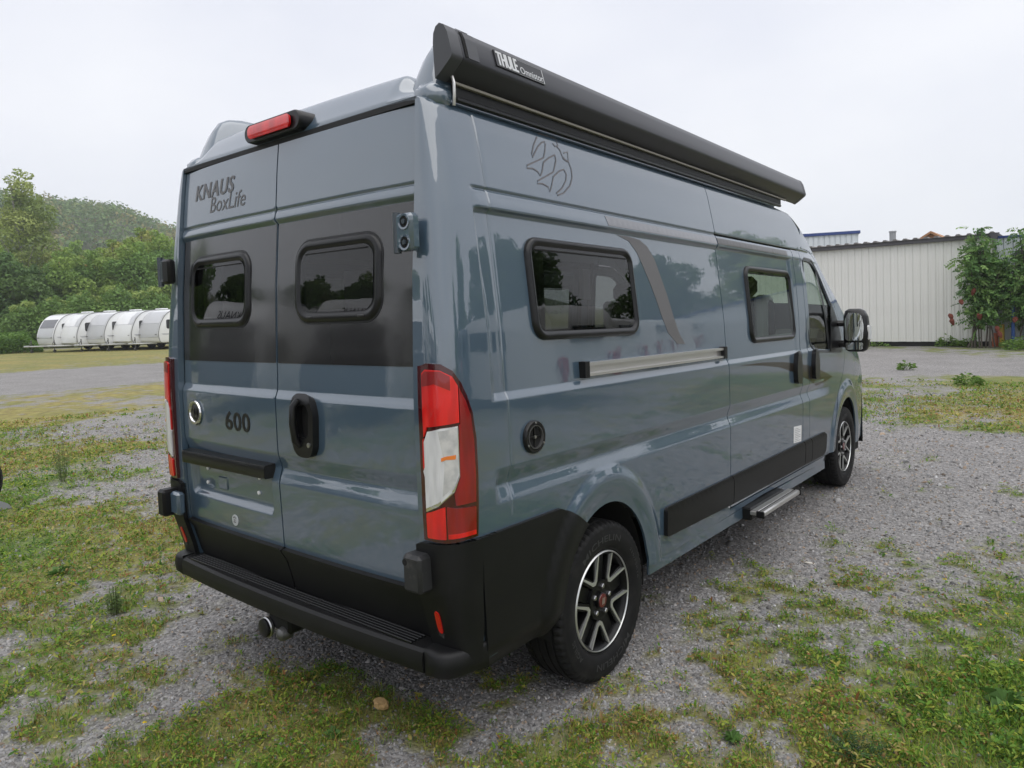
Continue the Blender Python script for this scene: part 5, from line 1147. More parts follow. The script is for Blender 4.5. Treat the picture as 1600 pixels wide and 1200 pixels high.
# ------------------------------------------------------------------ trees
def crown(n, blobs, size, cols, seed, flat=.8):
    """leaf clumps spread through a crown made of overlapping ellipsoids (centre, radii)"""
    g_ = np.random.default_rng(seed); w = np.array([b[3] * b[4] * b[5] for b in blobs]) ** .67; w /= w.sum(); k = g_.choice(len(blobs), n, p=w); B = np.array(blobs)[k]
    d = g_.normal(0, 1, (n, 3)); d /= np.linalg.norm(d, axis=1, keepdims=True); rr = g_.uniform(.35, 1.05, n) ** .45; C = B[:, :3] + d * B[:, 3:6] * rr[:, None]
    s = size * g_.uniform(.5, 1.4, n); nrm = d * .5 + g_.normal(0, .6, (n, 3)) + np.array([0, 0, .35]); nrm /= np.linalg.norm(nrm, axis=1, keepdims=True)
    a = np.cross(nrm, g_.normal(0, 1, (n, 3))); a /= np.linalg.norm(a, axis=1, keepdims=True); b = np.cross(nrm, a)
    q = np.array([(-1, -.1), (-.2, .6), (1, .15), (.25, -.55)]); V = C[:, None] + (a[:, None] * q[None, :, :1] + b[:, None] * q[None, :, 1:] * flat) * s[:, None, None]
    V[:, 2] -= 0
    hue = g_.random(len(blobs))[k]; col = np.array(cols); ci = np.clip((hue * len(col)).astype(int), 0, len(col) - 1); c = col[ci] * g_.uniform(.7, 1.3, (n, 1))
    F = (np.arange(n)[:, None] * 4 + np.arange(4)[None]); c = np.concatenate([c, np.ones((n, 1))], 1)
    return np_mesh('crown', V.reshape(-1, 3), F, {'tint': ('FLOAT_COLOR', 'POINT', np.repeat(c, 4, 0))})
def trunk_mesh(h, r, limbs, seed, lean=0.05):
    g_ = random.Random(seed); mb = MB(); top_ = Vector((g_.uniform(-lean, lean) * h, g_.uniform(-lean, lean) * h, h)); pts = [Vector((0, 0, -.1)).lerp(top_, t) + Vector((g_.uniform(-1, 1), g_.uniform(-1, 1), 0)) * r * .6 * (t > 0) for t in np.linspace(0, 1, 6)]
    mb.tube(pts, [r * (1.25 - t * 1.0) for t in np.linspace(0, 1, 6)], 7)
    for _ in range(limbs):
        t = g_.uniform(.3, .85); p = pts[0].lerp(top_, t); a = g_.uniform(0, 6.28); l = h * g_.uniform(.22, .42) * (1.1 - t); e = p + Vector((math.cos(a) * l, math.sin(a) * l, l * g_.uniform(.5, 1.1))); mid = p.lerp(e, .5) + Vector((0, 0, l * .08))
        mb.tube([p, mid, e], [r * .45 * (1.1 - t), r * .3 * (1.1 - t), r * .08], 5)
    return mesh_from(mb.V, mb.F, True, 60, 'trunk')
mat('bark_grey', (.10, .085, .07), .9, bump=(12, .5, .02)); mat('bark_pale', (.30, .29, .27), .85, var=(6, (.08, .075, .07), .5, .65))
KINDS = {}
def tree_kind(key, h, w, cols, n, size, seed, nb=13, low=.12, shape='round', bark='bark_grey'):
    g_ = random.Random(seed); blobs = []
    for i in range(nb):
        t = (i + .5) / nb; z = h * (low + (1 - low) * t * .92); 
        rad = w * (math.sin(math.pi * min(1, .18 + t * .80)) ** .7 if shape == 'round' else (1.05 - t * .85)); a = i * 2.4 + g_.uniform(-.5, .5); o = rad * g_.uniform(.25, .62)
        b = rad * g_.uniform(.42, .62); blobs.append((math.cos(a) * o, math.sin(a) * o, z, b, b, b * g_.uniform(.55, .85)))
    me = crown(n, blobs, size, cols, seed); KINDS[key] = (me, trunk_mesh(h * .86, max(.06, h * .013), 9, seed), bark)
tree_kind('dark', 10, 3.6, [(0.068, 0.126, 0.040), (0.092, 0.169, 0.051), (0.119, 0.203, 0.057), (0.151, 0.245, 0.071)], 15000, .18, 11, 18, .03)
tree_kind('mid', 13, 4.4, [(0.144, 0.254, 0.061), (0.203, 0.321, 0.075), (0.254, 0.364, 0.085), (0.169, 0.287, 0.072)], 15000, .20, 12, 19, .04)
tree_kind('yellow', 12, 4.0, [(0.266, 0.336, 0.077), (0.329, 0.375, 0.094), (0.219, 0.312, 0.075), (0.367, 0.390, 0.110)], 14000, .19, 13, 17, .05)
tree_kind('rust', 11, 3.6, [(0.373, 0.262, 0.083), (0.276, 0.276, 0.083), (0.414, 0.276, 0.083), (0.221, 0.262, 0.069)], 12000, .19, 14, 16, .08)
tree_kind('birch', 21, 3.9, [(0.224, 0.299, 0.083), (0.284, 0.359, 0.098), (0.329, 0.389, 0.113)], 12000, .19, 15, 26, .30, 'round', 'bark_pale')
tree_kind('shrub', 5.5, 3.0, [(0.169, 0.287, 0.068), (0.237, 0.355, 0.085), (0.144, 0.246, 0.061), (0.287, 0.372, 0.101)], 11000, .14, 16, 16, -.05)
def tree(name, key, x, y, s, label, group=None, rz=None, sz=None, cat='tree'):
    cm_, tm_, bark = KINDS[key]; r_ = empty(name, (x, y, 0), random.uniform(0, 6.28) if rz is None else rz); r_.scale = (s, s, sz or s); tag(r_, label, cat, group)
    link('crown', cm_, 'leaf', r_); link('trunk', tm_, bark, r_); return r_
def at(px_az, dist): return CAM[0] + math.sin(px_az) * dist, CAM[1] + math.cos(px_az) * dist
def az(px): return yaw + math.atan((px - 809.3) / 1112.19)
# the wood beyond the caravans: (picture column, distance, kind, scale)
WOOD = [('tall_birch_tree', 'birch', 50, 112, 1.12, 'tall pale-trunked tree rising above the wood at the far left'),
        ('dark_tree', 'dark', 16, 78, .92, 'dark dense green tree at the left edge behind the grass'),
        ('dark_tree', 'dark', 62, 82, .84, 'dark dense green tree just left of the parked caravans'),
        ('green_tree', 'mid', -14, 88, .92, 'green tree cut by the left picture edge'),
        ('rusty_tree', 'rust', 100, 104, 1.10, 'rust-tinged tree in the wood right of the tall tree'),
        ('rusty_tree', 'rust', 136, 108, 1.06, 'orange-brown tinged tree in the middle of the far wood'),
        ('yellow_tree', 'yellow', 186, 96, 1.05, 'yellow-green tree above the middle caravans'),
        ('yellow_tree', 'yellow', 232, 100, 1.22, 'yellow-green tree beside the left edge of the van'),
        ('green_tree', 'mid', 160, 84, .80, 'green bushy tree above the parked caravans'),
        ('green_tree', 'mid', 214, 82, .86, 'bright green bushy tree behind the right-hand caravans'),
        ('green_tree', 'mid', 112, 82, .78, 'green bushy tree behind the left-hand caravans'),
        ('green_tree', 'mid', 256, 86, .98, 'green tree half hidden by the van'),
        ('shrub', 'shrub', 140, 70, .92, 'loose light green shrub behind the caravans'),
        ('shrub', 'shrub', 190, 70, 1.02, 'dense green shrub behind the caravan roofs'),
        ('shrub', 'shrub', 236, 68, .98, 'green shrub between the caravans and the van'),
        ('shrub', 'shrub', 92, 72, .86, 'dark green shrub left behind the first caravan'),
        ('shrub', 'shrub', 44, 72, .80, 'green shrub at the foot of the dark trees')]
for nm, key, px, dist, s, lab in WOOD:
    x, y = at(az(px), dist); tree(nm, key, x, y, s, lab, 'trees of the wood beyond the caravans', cat='shrub' if nm == 'shrub' else 'tree')
for k in range(26):
    px = -120 + k * 17 + random.uniform(-6, 6); x, y = at(az(px), random.uniform(112, 150)); tree('woodland_tree', random.choice(['mid', 'yellow', 'mid', 'rust', 'dark']), x, y, random.uniform(1.0, 1.3), 'green tree standing deep in the wood behind the caravans', 'background trees deep in the wood')
# wooded hill behind
hx, hy = at(az(60), 1.0); hd = Vector((hx - CAM[0], hy - CAM[1], 0)); hs = Vector((hd.y, -hd.x, 0))
def hill_h(a, d):
    t = np.interp(a, [-400, -100, -30, -15, 11, 34, 48, 62, 90, 140], [42, 60, 63, 62, 61, 58, 52, 46, 38, 26]); return t * ss(190, 400, d) + 2
aa = np.linspace(-420, 220, 65); dd = np.linspace(170, 460, 24); HV = []
for a in aa:
    for d in dd: p = hd * d + hs * a; HV.append((CAM[0] + p.x, CAM[1] + p.y, float(hill_h(a, d)) - 8))
mat('hill_soil', (.05, .06, .025), .95)
F = [(i * 24 + j, i * 24 + j + 1, (i + 1) * 24 + j + 1, (i + 1) * 24 + j) for i in range(64) for j in range(23)]
tag(mk('hill', HV, F, 'hill_soil'), kind='structure', label='wooded hill rising behind the yard at the left')
def hill_wood(n):
    a = rng.uniform(-300, 150, n); d = rng.uniform(185, 430, n); h = hill_h(a, d) - 8; x = CAM[0] + hd.x * d + hs.x * a; y = CAM[1] + hd.y * d + hs.y * a
    V = []; C = []; m = 56; s0 = rng.uniform(2.8, 5.2, n); pal = np.array([(.12, .20, .06), (.15, .235, .07), (.10, .17, .052), (.20, .255, .08), (.24, .225, .08), (.13, .215, .065)])
    ci = rng.integers(0, 6, n)
    u = rng.normal(0, 1, (n, m, 3)); u /= np.linalg.norm(u, axis=2, keepdims=True); u[..., 2] = np.abs(u[..., 2]) * 1.0
    Cn = np.stack([x, y, h + s0 * .6], 1)[:, None] + u * s0[:, None, None] * np.array([1, 1, 1.15]) * rng.uniform(.75, 1.1, (n, m, 1))
    nr = u + rng.normal(0, .5, u.shape); nr /= np.linalg.norm(nr, axis=2, keepdims=True); t = np.cross(nr, rng.normal(0, 1, u.shape)); t /= np.linalg.norm(t, axis=2, keepdims=True); b = np.cross(nr, t)
    q = np.array([(-1, 0), (0, .7), (1, 0), (0, -.7)]); V = Cn[:, :, None] + (t[:, :, None] * q[:, :1] + b[:, :, None] * q[:, 1:]) * rng.uniform(.42, .92, (n, m, 1, 1))
    c = np.repeat(pal[ci], m * 4, 0) * np.repeat(rng.uniform(.75, 1.25, (n * m, 1)), 4, 0); c = np.concatenate([c, np.ones((len(c), 1))], 1)
    F = np.arange(n * m * 4).reshape(-1, 4); return np_mesh('hill_wood', V.reshape(-1, 3), F, {'tint': ('FLOAT_COLOR', 'POINT', c)})
tag(link('hill_wood', hill_wood(3600), 'leaf'), kind='stuff', label='dense mixed wood covering the hill')
# bright nettles beside the caravans
def undergrowth(n):
    px = rng.uniform(-60, 66, n); d = rng.uniform(60, 70, n); a = yaw + np.arctan((px - 809.3) / 1112.19); x = CAM[0] + np.sin(a) * d; y = CAM[1] + np.cos(a) * d; h = rng.uniform(.0, 1.0, n) ** .7 * (.85 + .55 * fbm(x * .35, y * .35, 5, 2)) * 1.15 * np.clip((70 - px) / 30, .15, 1)
    s = rng.uniform(.06, .13, n); nr = rng.normal(0, .6, (n, 3)) + np.array([0, 0, 1]); nr /= np.linalg.norm(nr, axis=1, keepdims=True); t = np.cross(nr, rng.normal(0, 1, (n, 3))); t /= np.linalg.norm(t, axis=1, keepdims=True); b = np.cross(nr, t); q = np.array([(-1, 0), (0, .5), (1, 0), (0, -.5)])
    V = np.stack([x, y, h], 1)[:, None] + (t[:, None] * q[:, :1] + b[:, None] * q[:, 1:]) * s[:, None, None]; c = np.array([(.10, .20, .03), (.13, .23, .04), (.08, .17, .03)])[rng.integers(0, 3, n)] * rng.uniform(.8, 1.2, (n, 1))
    return np_mesh('nettles', V.reshape(-1, 3), np.arange(n * 4).reshape(-1, 4), {'tint': ('FLOAT_COLOR', 'POINT', np.repeat(np.concatenate([c, np.ones((n, 1))], 1), 4, 0))})
tag(link('nettles', undergrowth(16000), 'leaf'), kind='stuff', label='bright green bank of nettles left of the caravans')

# ------------------------------------------------------------------ parked caravans
mat('caravan_white', (.78, .79, .80), .25, coat=.6); mat('caravan_grey', (.50, .51, .53), .3, coat=.5); mat('caravan_dark', (.03, .03, .035), .2, coat=.5); mat('caravan_glass', (.015, .016, .018), .06, coat=1); mat('hitch', (.08, .08, .08), .5); mat('edge_shade', (.16, .165, .17), .5); mat('galv', (.42, .43, .43), .45, metal=.5)
def make_caravan(label, group, variant=0, z=None):
    r_ = empty('caravan'); tag(r_, label, 'caravan', group)
    # nose points to +y; profile in (y, z)
    prof = [(-2.9, .45), (-3.0, 1.0), (-2.92, 2.1), (-2.78, 2.52), (-2.5, 2.64), (0, 2.66), (1.6, 2.62), (2.1, 2.50), (2.5, 2.18), (2.78, 1.7), (2.95, 1.15), (2.95, .80), (2.85, .45)]
    P = rpoly(prof, .25, 4); mb = MB(); n = len(P); c = (0, 1.4); V = []
    for x, k in ((-1.13, .975), (-1.10, 1.0), (1.10, 1.0), (1.13, .975)): V += [(x, c[0] + (p[0] - c[0]) * k, c[1] + (p[1] - c[1]) * k) for p in P]
    F = [(i * n + j, i * n + (j + 1) % n, (i + 1) * n + (j + 1) % n, (i + 1) * n + j) for i in range(3) for j in range(n)] + [tuple(range(n)), tuple(range(3 * n, 4 * n))[::-1]]
    mb.add(V, F); mb.build('body', 'caravan_white', r_, ang=40)
    def front(x0, x1, pts, m, nm, off=.012):
        mb = MB(); V = []; 
        for (y, z_) in pts: V += [(x0, y + off, z_ + off * .5), (x1, y + off, z_ + off * .5)]
        k = len(pts); V += [(v[0] * .985, v[1] - .03, v[2] - .01) for v in V]; m_ = 2 * k
        F = [(2 * i, 2 * i + 1, 2 * i + 3, 2 * i + 2) for i in range(k - 1)] + [(2 * i, 2 * i + 2, m_ + 2 * i + 2, m_ + 2 * i) for i in range(k - 1)] + [(2 * i + 1, m_ + 2 * i + 1, m_ + 2 * i + 3, 2 * i + 3) for i in range(k - 1)] + [(0, m_, m_ + 1, 1), (m_ - 2, m_ - 1, 2 * m_ - 1, 2 * m_ - 2)]
        mb.add(V, F); mb.build(nm, m, r_, ang=45)
    if variant == 3:  # dark front made up to darken what the rear film mirrors
        front(-1.09, 1.09, [(2.955, .55), (2.955, 1.15), (2.79, 1.66)], 'caravan_dark', 'gas_locker', .02); front(-1.0, 1.0, [(2.78, 1.70), (2.62, 1.98), (2.50, 2.16)], 'caravan_glass', 'front_window')
    elif variant == 1:
        front(-.95, .95, [(2.80, 1.66), (2.62, 1.98), (2.45, 2.22)], 'caravan_glass', 'front_window'); front(-1.0, 1.0, [(2.955, .95), (2.93, 1.25), (2.80, 1.62)], 'caravan_grey', 'front_panel')
    elif variant == 2:
        front(-1.08, 1.08, [(2.955, .80), (2.955, 1.12), (2.79, 1.69)], 'caravan_grey', 'gas_locker'); front(-1.08, 1.08, [(2.78, 1.71), (2.52, 2.16), (2.15, 2.46)], 'caravan_grey', 'front_panel')
    else:
        front(-1.09, 1.09, [(2.955, .60), (2.955, 1.15), (2.79, 1.68)], 'caravan_white', 'gas_locker', .02); front(-1.09, -.62, [(2.78, 1.71), (2.52, 2.16), (2.12, 2.48)], 'caravan_grey', 'front_panel')
        front(-.58, 1.09, [(2.78, 1.71), (2.52, 2.16), (2.12, 2.48)], 'caravan_white', 'front_panel')
    for s in (-1, 1):
        for y0, y1 in ((1.62, 2.36), (-1.0, .2)) if s < 0 else ((1.62, 2.36), (-2.3, -1.4)):
            f = lambda a, b, s=s: np.stack([s * 1.132 + 0 * a, a, b], -1)
            patch('side_window', f, rrect(y0, y1, 1.35, 1.94, .1, 4), 'caravan_glass', r_, [], None, None, .3, off=.015, skirt=.02, sgn=s)
        f = lambda a, b, s=s: np.stack([s * 1.132 + 0 * a, a, b], -1)
        patch('side_stripe', f, [(-2.8, .95), (2.6, .95), (2.75, 1.05), (-2.8, 1.05)], 'caravan_grey', r_, [], None, None, .5, off=.003, skirt=.002, sgn=s)
        mb = MB(); mb.lathe([(-.09, .20), (-.10, .30), (-.07, .325), (.07, .325), (.10, .30), (.09, .20), (.06, .12), (.06, .001)], 20, 0); w = mb.build('wheel', 'tyre', r_); w.location = (s * 1.0, -.4, .325)
    for s in (-1, 1): mb = MB(); mb.tube([(s * 1.128, c[0] + (p[0] - c[0]) * .99, c[1] + (p[1] - c[1]) * .99) for p in P], .022, 5, False); mb.build('edge_shade', 'edge_shade', r_)  # dark tubes stand for the shade between neighbouring caravans
    mb = MB(); mb.box((-.35, -.25, 2.66), (.35, .3, 2.74), .03); mb.build('roof_hatch', 'caravan_white', r_)
    mb = MB(); mb.tube([(-.55, 2.6, .42), (0, 4.05, .45)], .05, 6); mb.tube([(.55, 2.6, .42), (0, 4.05, .45)], .05, 6); mb.box((-.10, 3.95, .40), (.10, 4.28, .52), .03); mb.build('drawbar', 'galv', r_)
    mb = MB(); mb.tube([(.14, 3.75, .18), (.14, 3.75, .85)], .03, 8); mb.lathe([(-.04, .10), (.04, .10), (.04, .001)], 14, 0, (.14, 3.75, .11)); mb.tube([(.14, 3.75, .85), (.24, 3.75, .85)], .015, 6); mb.build('jockey_wheel', 'hitch', r_)
    mb = MB(); mb.tube([(0, 3.98, .5), (-.0, 3.80, .85)], .02, 6); mb.build('handbrake_lever', 'hitch', r_)
    mb = MB(); mb.tube([(.8, 2.97, 1.0), (1.0, 2.99, 1.0)], .02, 6); mb.tube([(-.8, 2.97, 1.0), (-1.0, 2.99, 1.0)], .02, 6); mb.build('grab_handle', 'hitch', r_)
    mb = MB(); mb.box((-1.05, -2.8, .35), (1.05, 2.7, .48)); mb.build('chassis', 'dark', r_)
    return r_
CG = 'caravans parked in a row before the wood'
protos = {v: make_caravan('x', CG, v) for v in (0, 1, 2)}
index_kids()
view = Vector((math.sin(az(160)), math.cos(az(160)), 0)); right = Vector((view.y, -view.x, 0))
nose = (-view * .47 - right * .883).normalized(); rzc = math.atan2(-nose.x, nose.y)
CAR = [(118, 59.5, 1, 'leftmost caravan in the row, with a dark front window'), (153, 57.95, 0, 'second caravan from the left in the row, with a plain white front'), (194, 56.4, 2, 'middle caravan of the row, with a pale grey front'), (235, 54.85, 0, 'white-fronted caravan next to the van end of the row'), (276, 53.3, 2, 'caravan at the right end of the row, mostly hidden behind the van')]
first = set()
for px, dist, v, lab in CAR:
    o = protos[v] if v not in first else copy_tree(protos[v]); first.add(v); x, y = at(az(px), dist); c = Vector((x, y, 0)) - nose * 1.0
    o.location = (c.x, c.y, 0); o.rotation_euler = (0, 0, rzc); o['label'] = lab

# ------------------------------------------------------------------ right side: metal shed and what stands round it
mat('cladding', (.74, .735, .69), .45, var=(1.2, (.78, .775, .73), .3, .7)); mat('cladding_cool', (.66, .70, .73), .45); mat('fascia', (.085, .082, .09), .5); mat('roof_sheet', (.17, .16, .155), .6); mat('blue_trim', (.03, .06, .22), .45); mat('brick_red', (.36, .18, .085), .8); mat('pipe_grey', (.30, .31, .33), .5); mat('pipe_orange', (.52, .13, .05), .6, var=(9, (.38, .10, .045), .4, .7)); mat('post_yellow', (.50, .34, .05), .6); mat('post_blue', (.03, .09, .30), .5); mat('plinth', (.012, .012, .012), .9); mat('navy', (.02, .03, .06), .5); mat('concrete', (.35, .34, .33), .9)
shed = empty('metal_shed', (.36, 25.0, 0)); tag(shed, 'low cream metal shed with ribbed wall panels and dark roof edge', 'shed')
mb = MB(); mb.box((-13, .024, .16), (0, 9, 3.42)); mb.build('wall', 'cladding', shed, smooth=False)
pm = None; pw = .222
for k in range(56):
    if pm is None:
        mb = MB(); d0 = .0; P = [(-pw / 2 + .004, .02), (-pw / 2 + .004, .010), (-pw / 2 + .02, 0), (-.05, 0), (-.035, .009), (.015, .009), (.03, 0), (pw / 2 - .02, 0), (pw / 2 - .004, .010), (pw / 2 - .004, .02)]
        mb.prism(P, 2, .15, 3.40); o = mb.build('wall_panel', 'cladding', shed, smooth=False); pm = o.data
    else: o = link('wall_panel', pm, None, shed)
    o.location = (-pw / 2 - k * pw, 0, random.uniform(-.004, .004))
mb = MB(); mb.box((-13, .02, -.05), (0, 9, .148)); mb.build('plinth', 'plinth', shed, smooth=False)
mb = MB(); mb.box((-13.05, -.14, 3.38), (.12, .05, 3.50), .01); mb.build('fascia', 'fascia', shed)
mb = MB(); n = 44
for k in range(n): x = -13.0 + k * .30; mb.prism([(x, 3.505), (x + .05, 3.565), (x + .13, 3.565), (x + .18, 3.505)], 1, -.20, 9)
mb.box((-13.05, -.18, 3.50), (.15, 9, 3.515)); mb.build('roof', 'roof_sheet', shed, smooth=False)
mb = MB(); mb.tube([(.06, -.10, 3.42), (.06, -.12, 3.30), (.05, -.02, 3.05), (.05, -.04, .40)], .05, 10); mb.build('downpipe', 'pipe_grey', shed)
mb = MB(); mb.tube([(.05, -.06, .42), (.05, -.06, -.02)], .085, 12); mb.build('pipe_foot', 'pipe_orange', shed)
mb = MB(); mb.prism([(-.10, 3.52), (.18, 3.52), (.10, 3.30), (.0, 3.30)], 1, -.2, -.02); mb.build('rain_hopper', 'fascia', shed)
for x in (.40, ): 
    mb = MB(); mb.tube([(0, 0, -.05), (0, 0, .68), (0, 0, .70)], [.07, .07, .05], 12); o = mb.build('yellow_post', 'post_yellow'); o.location = (.60, 24.72, 0); tag(o, 'short yellow bollard at the foot of the shed corner', 'bollard')
mb = MB(); mb.tube([(0, 0, -.05), (0, 0, 1.38), (0, 0, 1.40)], [.05, .05, .03], 12); mb.tube([(0, 0, .9), (.12, 0, .9)], .03, 8); o = mb.build('blue_post', 'post_blue'); o.location = (.90, 24.45, 0); tag(o, 'slim blue post half hidden in the bush by the shed', 'post')
hall = empty('white_hall', (.37, 25.22, 0)); tag(hall, 'pale ribbed metal hall with blue roof edge right of the shed', 'hall')
mb = MB(); mb.box((0, .06, 0), (14, 14, 3.36)); mb.build('wall', 'cladding_cool', hall, smooth=False)
mb = MB(); mb.box((.02, -.03, 3.36), (14, .2, 3.43)); mb.build('roof_edge', 'blue_trim', hall, smooth=False)
pm = None
for k in range(16):
    if pm is None: mb = MB(); mb.prism([(-.12, .06), (-.12, .01), (-.10, 0), (.02, 0), (.04, .02), (.10, .02), (.118, .06)], 2, .02, 3.355); o = mb.build('wall_panel', 'cladding_cool', hall, smooth=False); pm = o.data
    else: o = link('wall_panel', pm, None, hall)
    o.location = (.13 + k * .245, 0, 0)
mb = MB(); mb.box((.55, -.25, 2.25), (1.25, .02, 2.95), .02); mb.build('lamp_box', 'fascia', hall)
bx = empty('dark_container', (1.35, 25.6, 0)); tag(bx, 'dark navy container behind the bush at the right edge', 'container')
mb = MB(); mb.box((0, 0, 0), (3.0, 1.6, 1.55), .02); mb.build('body', 'navy', bx)
for k in range(8): mb = MB(); mb.box((.1 + k * .35, -.03, .08), (.28 + k * .35, .0, 1.48), .01); mb.build('rib', 'navy', bx)
far = empty('far_hall', (-17.4, 41.6, 0), R(20)); tag(far, 'distant pale ribbed hall with blue roof edge above the shed roof', 'hall')
mb = MB(); mb.box((0, .06, 0), (9.85, 18, 5.55)); mb.build('wall', 'cladding_cool', far, smooth=False)
mb = MB(); mb.box((-.1, -.1, 5.55), (9.95, 18, 5.72)); mb.build('roof_edge', 'blue_trim', far, smooth=False)
pm = None
for k in range(32):
    if pm is None: mb = MB(); mb.prism([(-.14, .06), (-.14, .0), (.06, 0), (.08, .03), (.14, .03), (.145, .06)], 2, .02, 5.54); o = mb.build('wall_panel', 'cladding_cool', far, smooth=False); pm = o.data
    else: o = link('wall_panel', pm, None, far)
    o.location = (.18 + k * .305, 0, 0)
mb = MB(); mb.tube([(0, 0, 0), (0, 0, 5.35)], .17, 12); mb.tube([(0, 0, 5.35), (0, 0, 5.42)], .20, 12); o = mb.build('flue_pipe', 'pipe_grey'); o.location = (-6.1, 44, 0); tag(o, 'grey metal flue pipe rising behind the shed roof', 'flue')
hs_ = empty('gabled_house', (-4.6, 47, 0)); tag(hs_, 'distant house with orange-brown gable peeping over the shed', 'house')
mb = MB(); mb.prism([(-1.35, 0), (1.25, 0), (1.25, 4.45), (0, 5.30), (-1.35, 4.50)], 1, 0, 6); mb.build('wall', 'brick_red', hs_, smooth=False)
mb = MB(); mb.prism([(-1.65, 4.42), (0, 5.46), (1.5, 4.40), (1.5, 4.30), (0, 5.32), (-1.65, 4.30)], 1, -.3, 6.2); mb.build('roof', 'brick_red', hs_, smooth=False)
mb = MB(); mb.box((-.35, -.04, 4.45), (.05, .01, 4.75)); mb.build('window', 'caravan_glass', hs_, smooth=False)

# sumac bushes by the shed corner
def sumac(x, y, h, w, seed, label, n_stems=9, cones=7):
    h *= 1.22; r_ = empty('sumac_bush', (x, y, 0)); tag(r_, label, 'bush', 'sumac bushes at the shed corner'); g_ = random.Random(seed); mb = MB(); V, F, C = [], [], []; cone = MB()
    for i in range(n_stems):
        a = i * 2.4 + g_.uniform(-.4, .4); out_ = w * g_.uniform(.15, 1); hh = h * (1 - .42 * (out_ / w) ** 1.5) * g_.uniform(.75, 1.02); p0 = Vector((g_.uniform(-.40, .40), g_.uniform(-.1, .1), 0)); p2 = Vector((math.cos(a) * out_, math.sin(a) * out_ * .7, hh)); p1 = p0.lerp(p2, .5) + Vector((0, 0, hh * .12)) - Vector((p2.x, p2.y, 0)) * .18
        mb.tube([p0, p1, p2], [.024, .018, .008], 6)
        for k in range(62):
            t = g_.uniform(.16, 1) ** .8; p = ((1 - t) ** 2) * p0 + 2 * t * (1 - t) * p1 + t * t * p2 + Vector((g_.gauss(0, .16), g_.gauss(0, .14), g_.gauss(0, .14))); aa = g_.uniform(0, 6.28); d = Vector((math.cos(aa), math.sin(aa), g_.uniform(-.25, .7))).normalized(); L_ = g_.uniform(.22, .42); s = d.cross(Vector((g_.gauss(0, 1), g_.gauss(0, 1), g_.gauss(0, .6) + .3))).normalized()
            q = g_.uniform(.6, 1.35); base = g_.choice([(.12, .23, .07), (.16, .285, .08), (.21, .33, .10), (.095, .19, .06)]); col = tuple(v * q for v in base) + (1,)
            for j in range(6):
                m = p + d * L_ * (j + .5) / 6 + Vector((0, 0, -.35 * L_ * ((j + 1) / 6) ** 2))
                for sg in (-1, 1): leaf_fan(V, F, C, m, d * .55 + s * sg + Vector((0, 0, -.25)), .12 * (1 - .06 * j), .030, col, .12)
        if i < cones:
            c0 = p2.lerp(p1, .35) + Vector((0, -.12, -.1 - .2 * g_.random())); cone.lathe([(-.11, .02), (-.05, .075), (.03, .065), (.10, .03), (.13, .002)], 8, 2, c0)
    mb.build('stems', 'bark_grey', r_)
    link('leaves', np_mesh('leaves', [tuple(v) for v in V], F, {'tint': ('FLOAT_COLOR', 'POINT', C)}), 'leaf', r_)
    return r_
sumac(.14, 24.25, 3.05, .88, 3, 'left sumac bush, hanging over the shed wall and its corner pipe', 11)
sumac(1.25, 24.55, 3.35, 1.0, 5, 'right sumac bush, in front of the white hall and the blue post', 11)
sumac(2.3, 24.9, 3.0, .9, 8, 'rightmost sumac bush, cut by the picture edge', 9)
mat('seed_head', (.14, .034, .02), .9, bump=(60, .8, .01))
for x, y, z in ((-.05, 23.9, 1.72), (-.62, 23.75, .98), (-.58, 23.7, .82), (-.35, 23.8, 1.42), (.12, 23.75, .98), (.98, 24.0, .85), (.55, 23.9, .58), (1.6, 24.1, 1.35), (.62, 23.8, .42)):
    mb = MB(); mb.lathe([(-.11, .02), (-.06, .065), (.02, .062), (.09, .028), (.12, .002)], 9, 2)
    mb.V = [tuple(np.array(v) * rng.uniform(.85, 1.15)) for v in mb.V]; o = mb.build('seed_head', 'seed_head', smooth=False); o.location = (x, y, z); o.rotation_euler = (random.uniform(2.2, 3.6), random.uniform(-.4, .4), 0)
    tag(o, 'rust-red hanging seed head on a sumac branch by the shed', 'seed head', 'rust-red seed heads of the sumac')
def tuft(name, x, y, h, w, label, n=260):
    V, F, C = [], [], []
    for _ in range(n):
        a = random.uniform(0, 6.28); r_ = w * random.random() ** .6; zz = random.uniform(0, h) * (1 - r_ / w * .6); q = random.uniform(.7, 1.3); leaf_fan(V, F, C, (math.cos(a) * r_, math.sin(a) * r_ * .6, zz), (math.cos(a), math.sin(a), random.uniform(.1, 1)), random.uniform(.06, .13), .025, (.15 * q, .25 * q, .055 * q, 1))
    o = link(name, np_mesh(name, [tuple(v) for v in V], F, {'tint': ('FLOAT_COLOR', 'POINT', C)}), 'leaf'); o.location = (x, y, 0); return tag(o, label, 'weed')
tuft('weed_tuft', -.85, 24.75, .42, .30, 'round green weed tuft at the foot of the shed wall'); tuft('weed_tuft', -.28, 24.7, .28, .30, 'flat green weed tuft by the shed corner'); tuft('weed_tuft', 1.45, 23.4, .5, .7, 'wide green weed patch in front of the sumac at the right edge', 600); tuft('weed_tuft', .95, 24.0, .34, .35, 'green weed tuft between the blue post and the sumac'); tuft('weed_tuft', -2.9, 24.8, .16, .4, 'small low weed at the left part of the shed wall', 120)
tuft('weed_tuft', -.55, 16.4, .20, .16, 'lone small weed in the gravel in front of the shed', 110); tuft('weed_tuft', .95, 13.6, .25, .2, 'upright weed on the green strip at the right', 150)

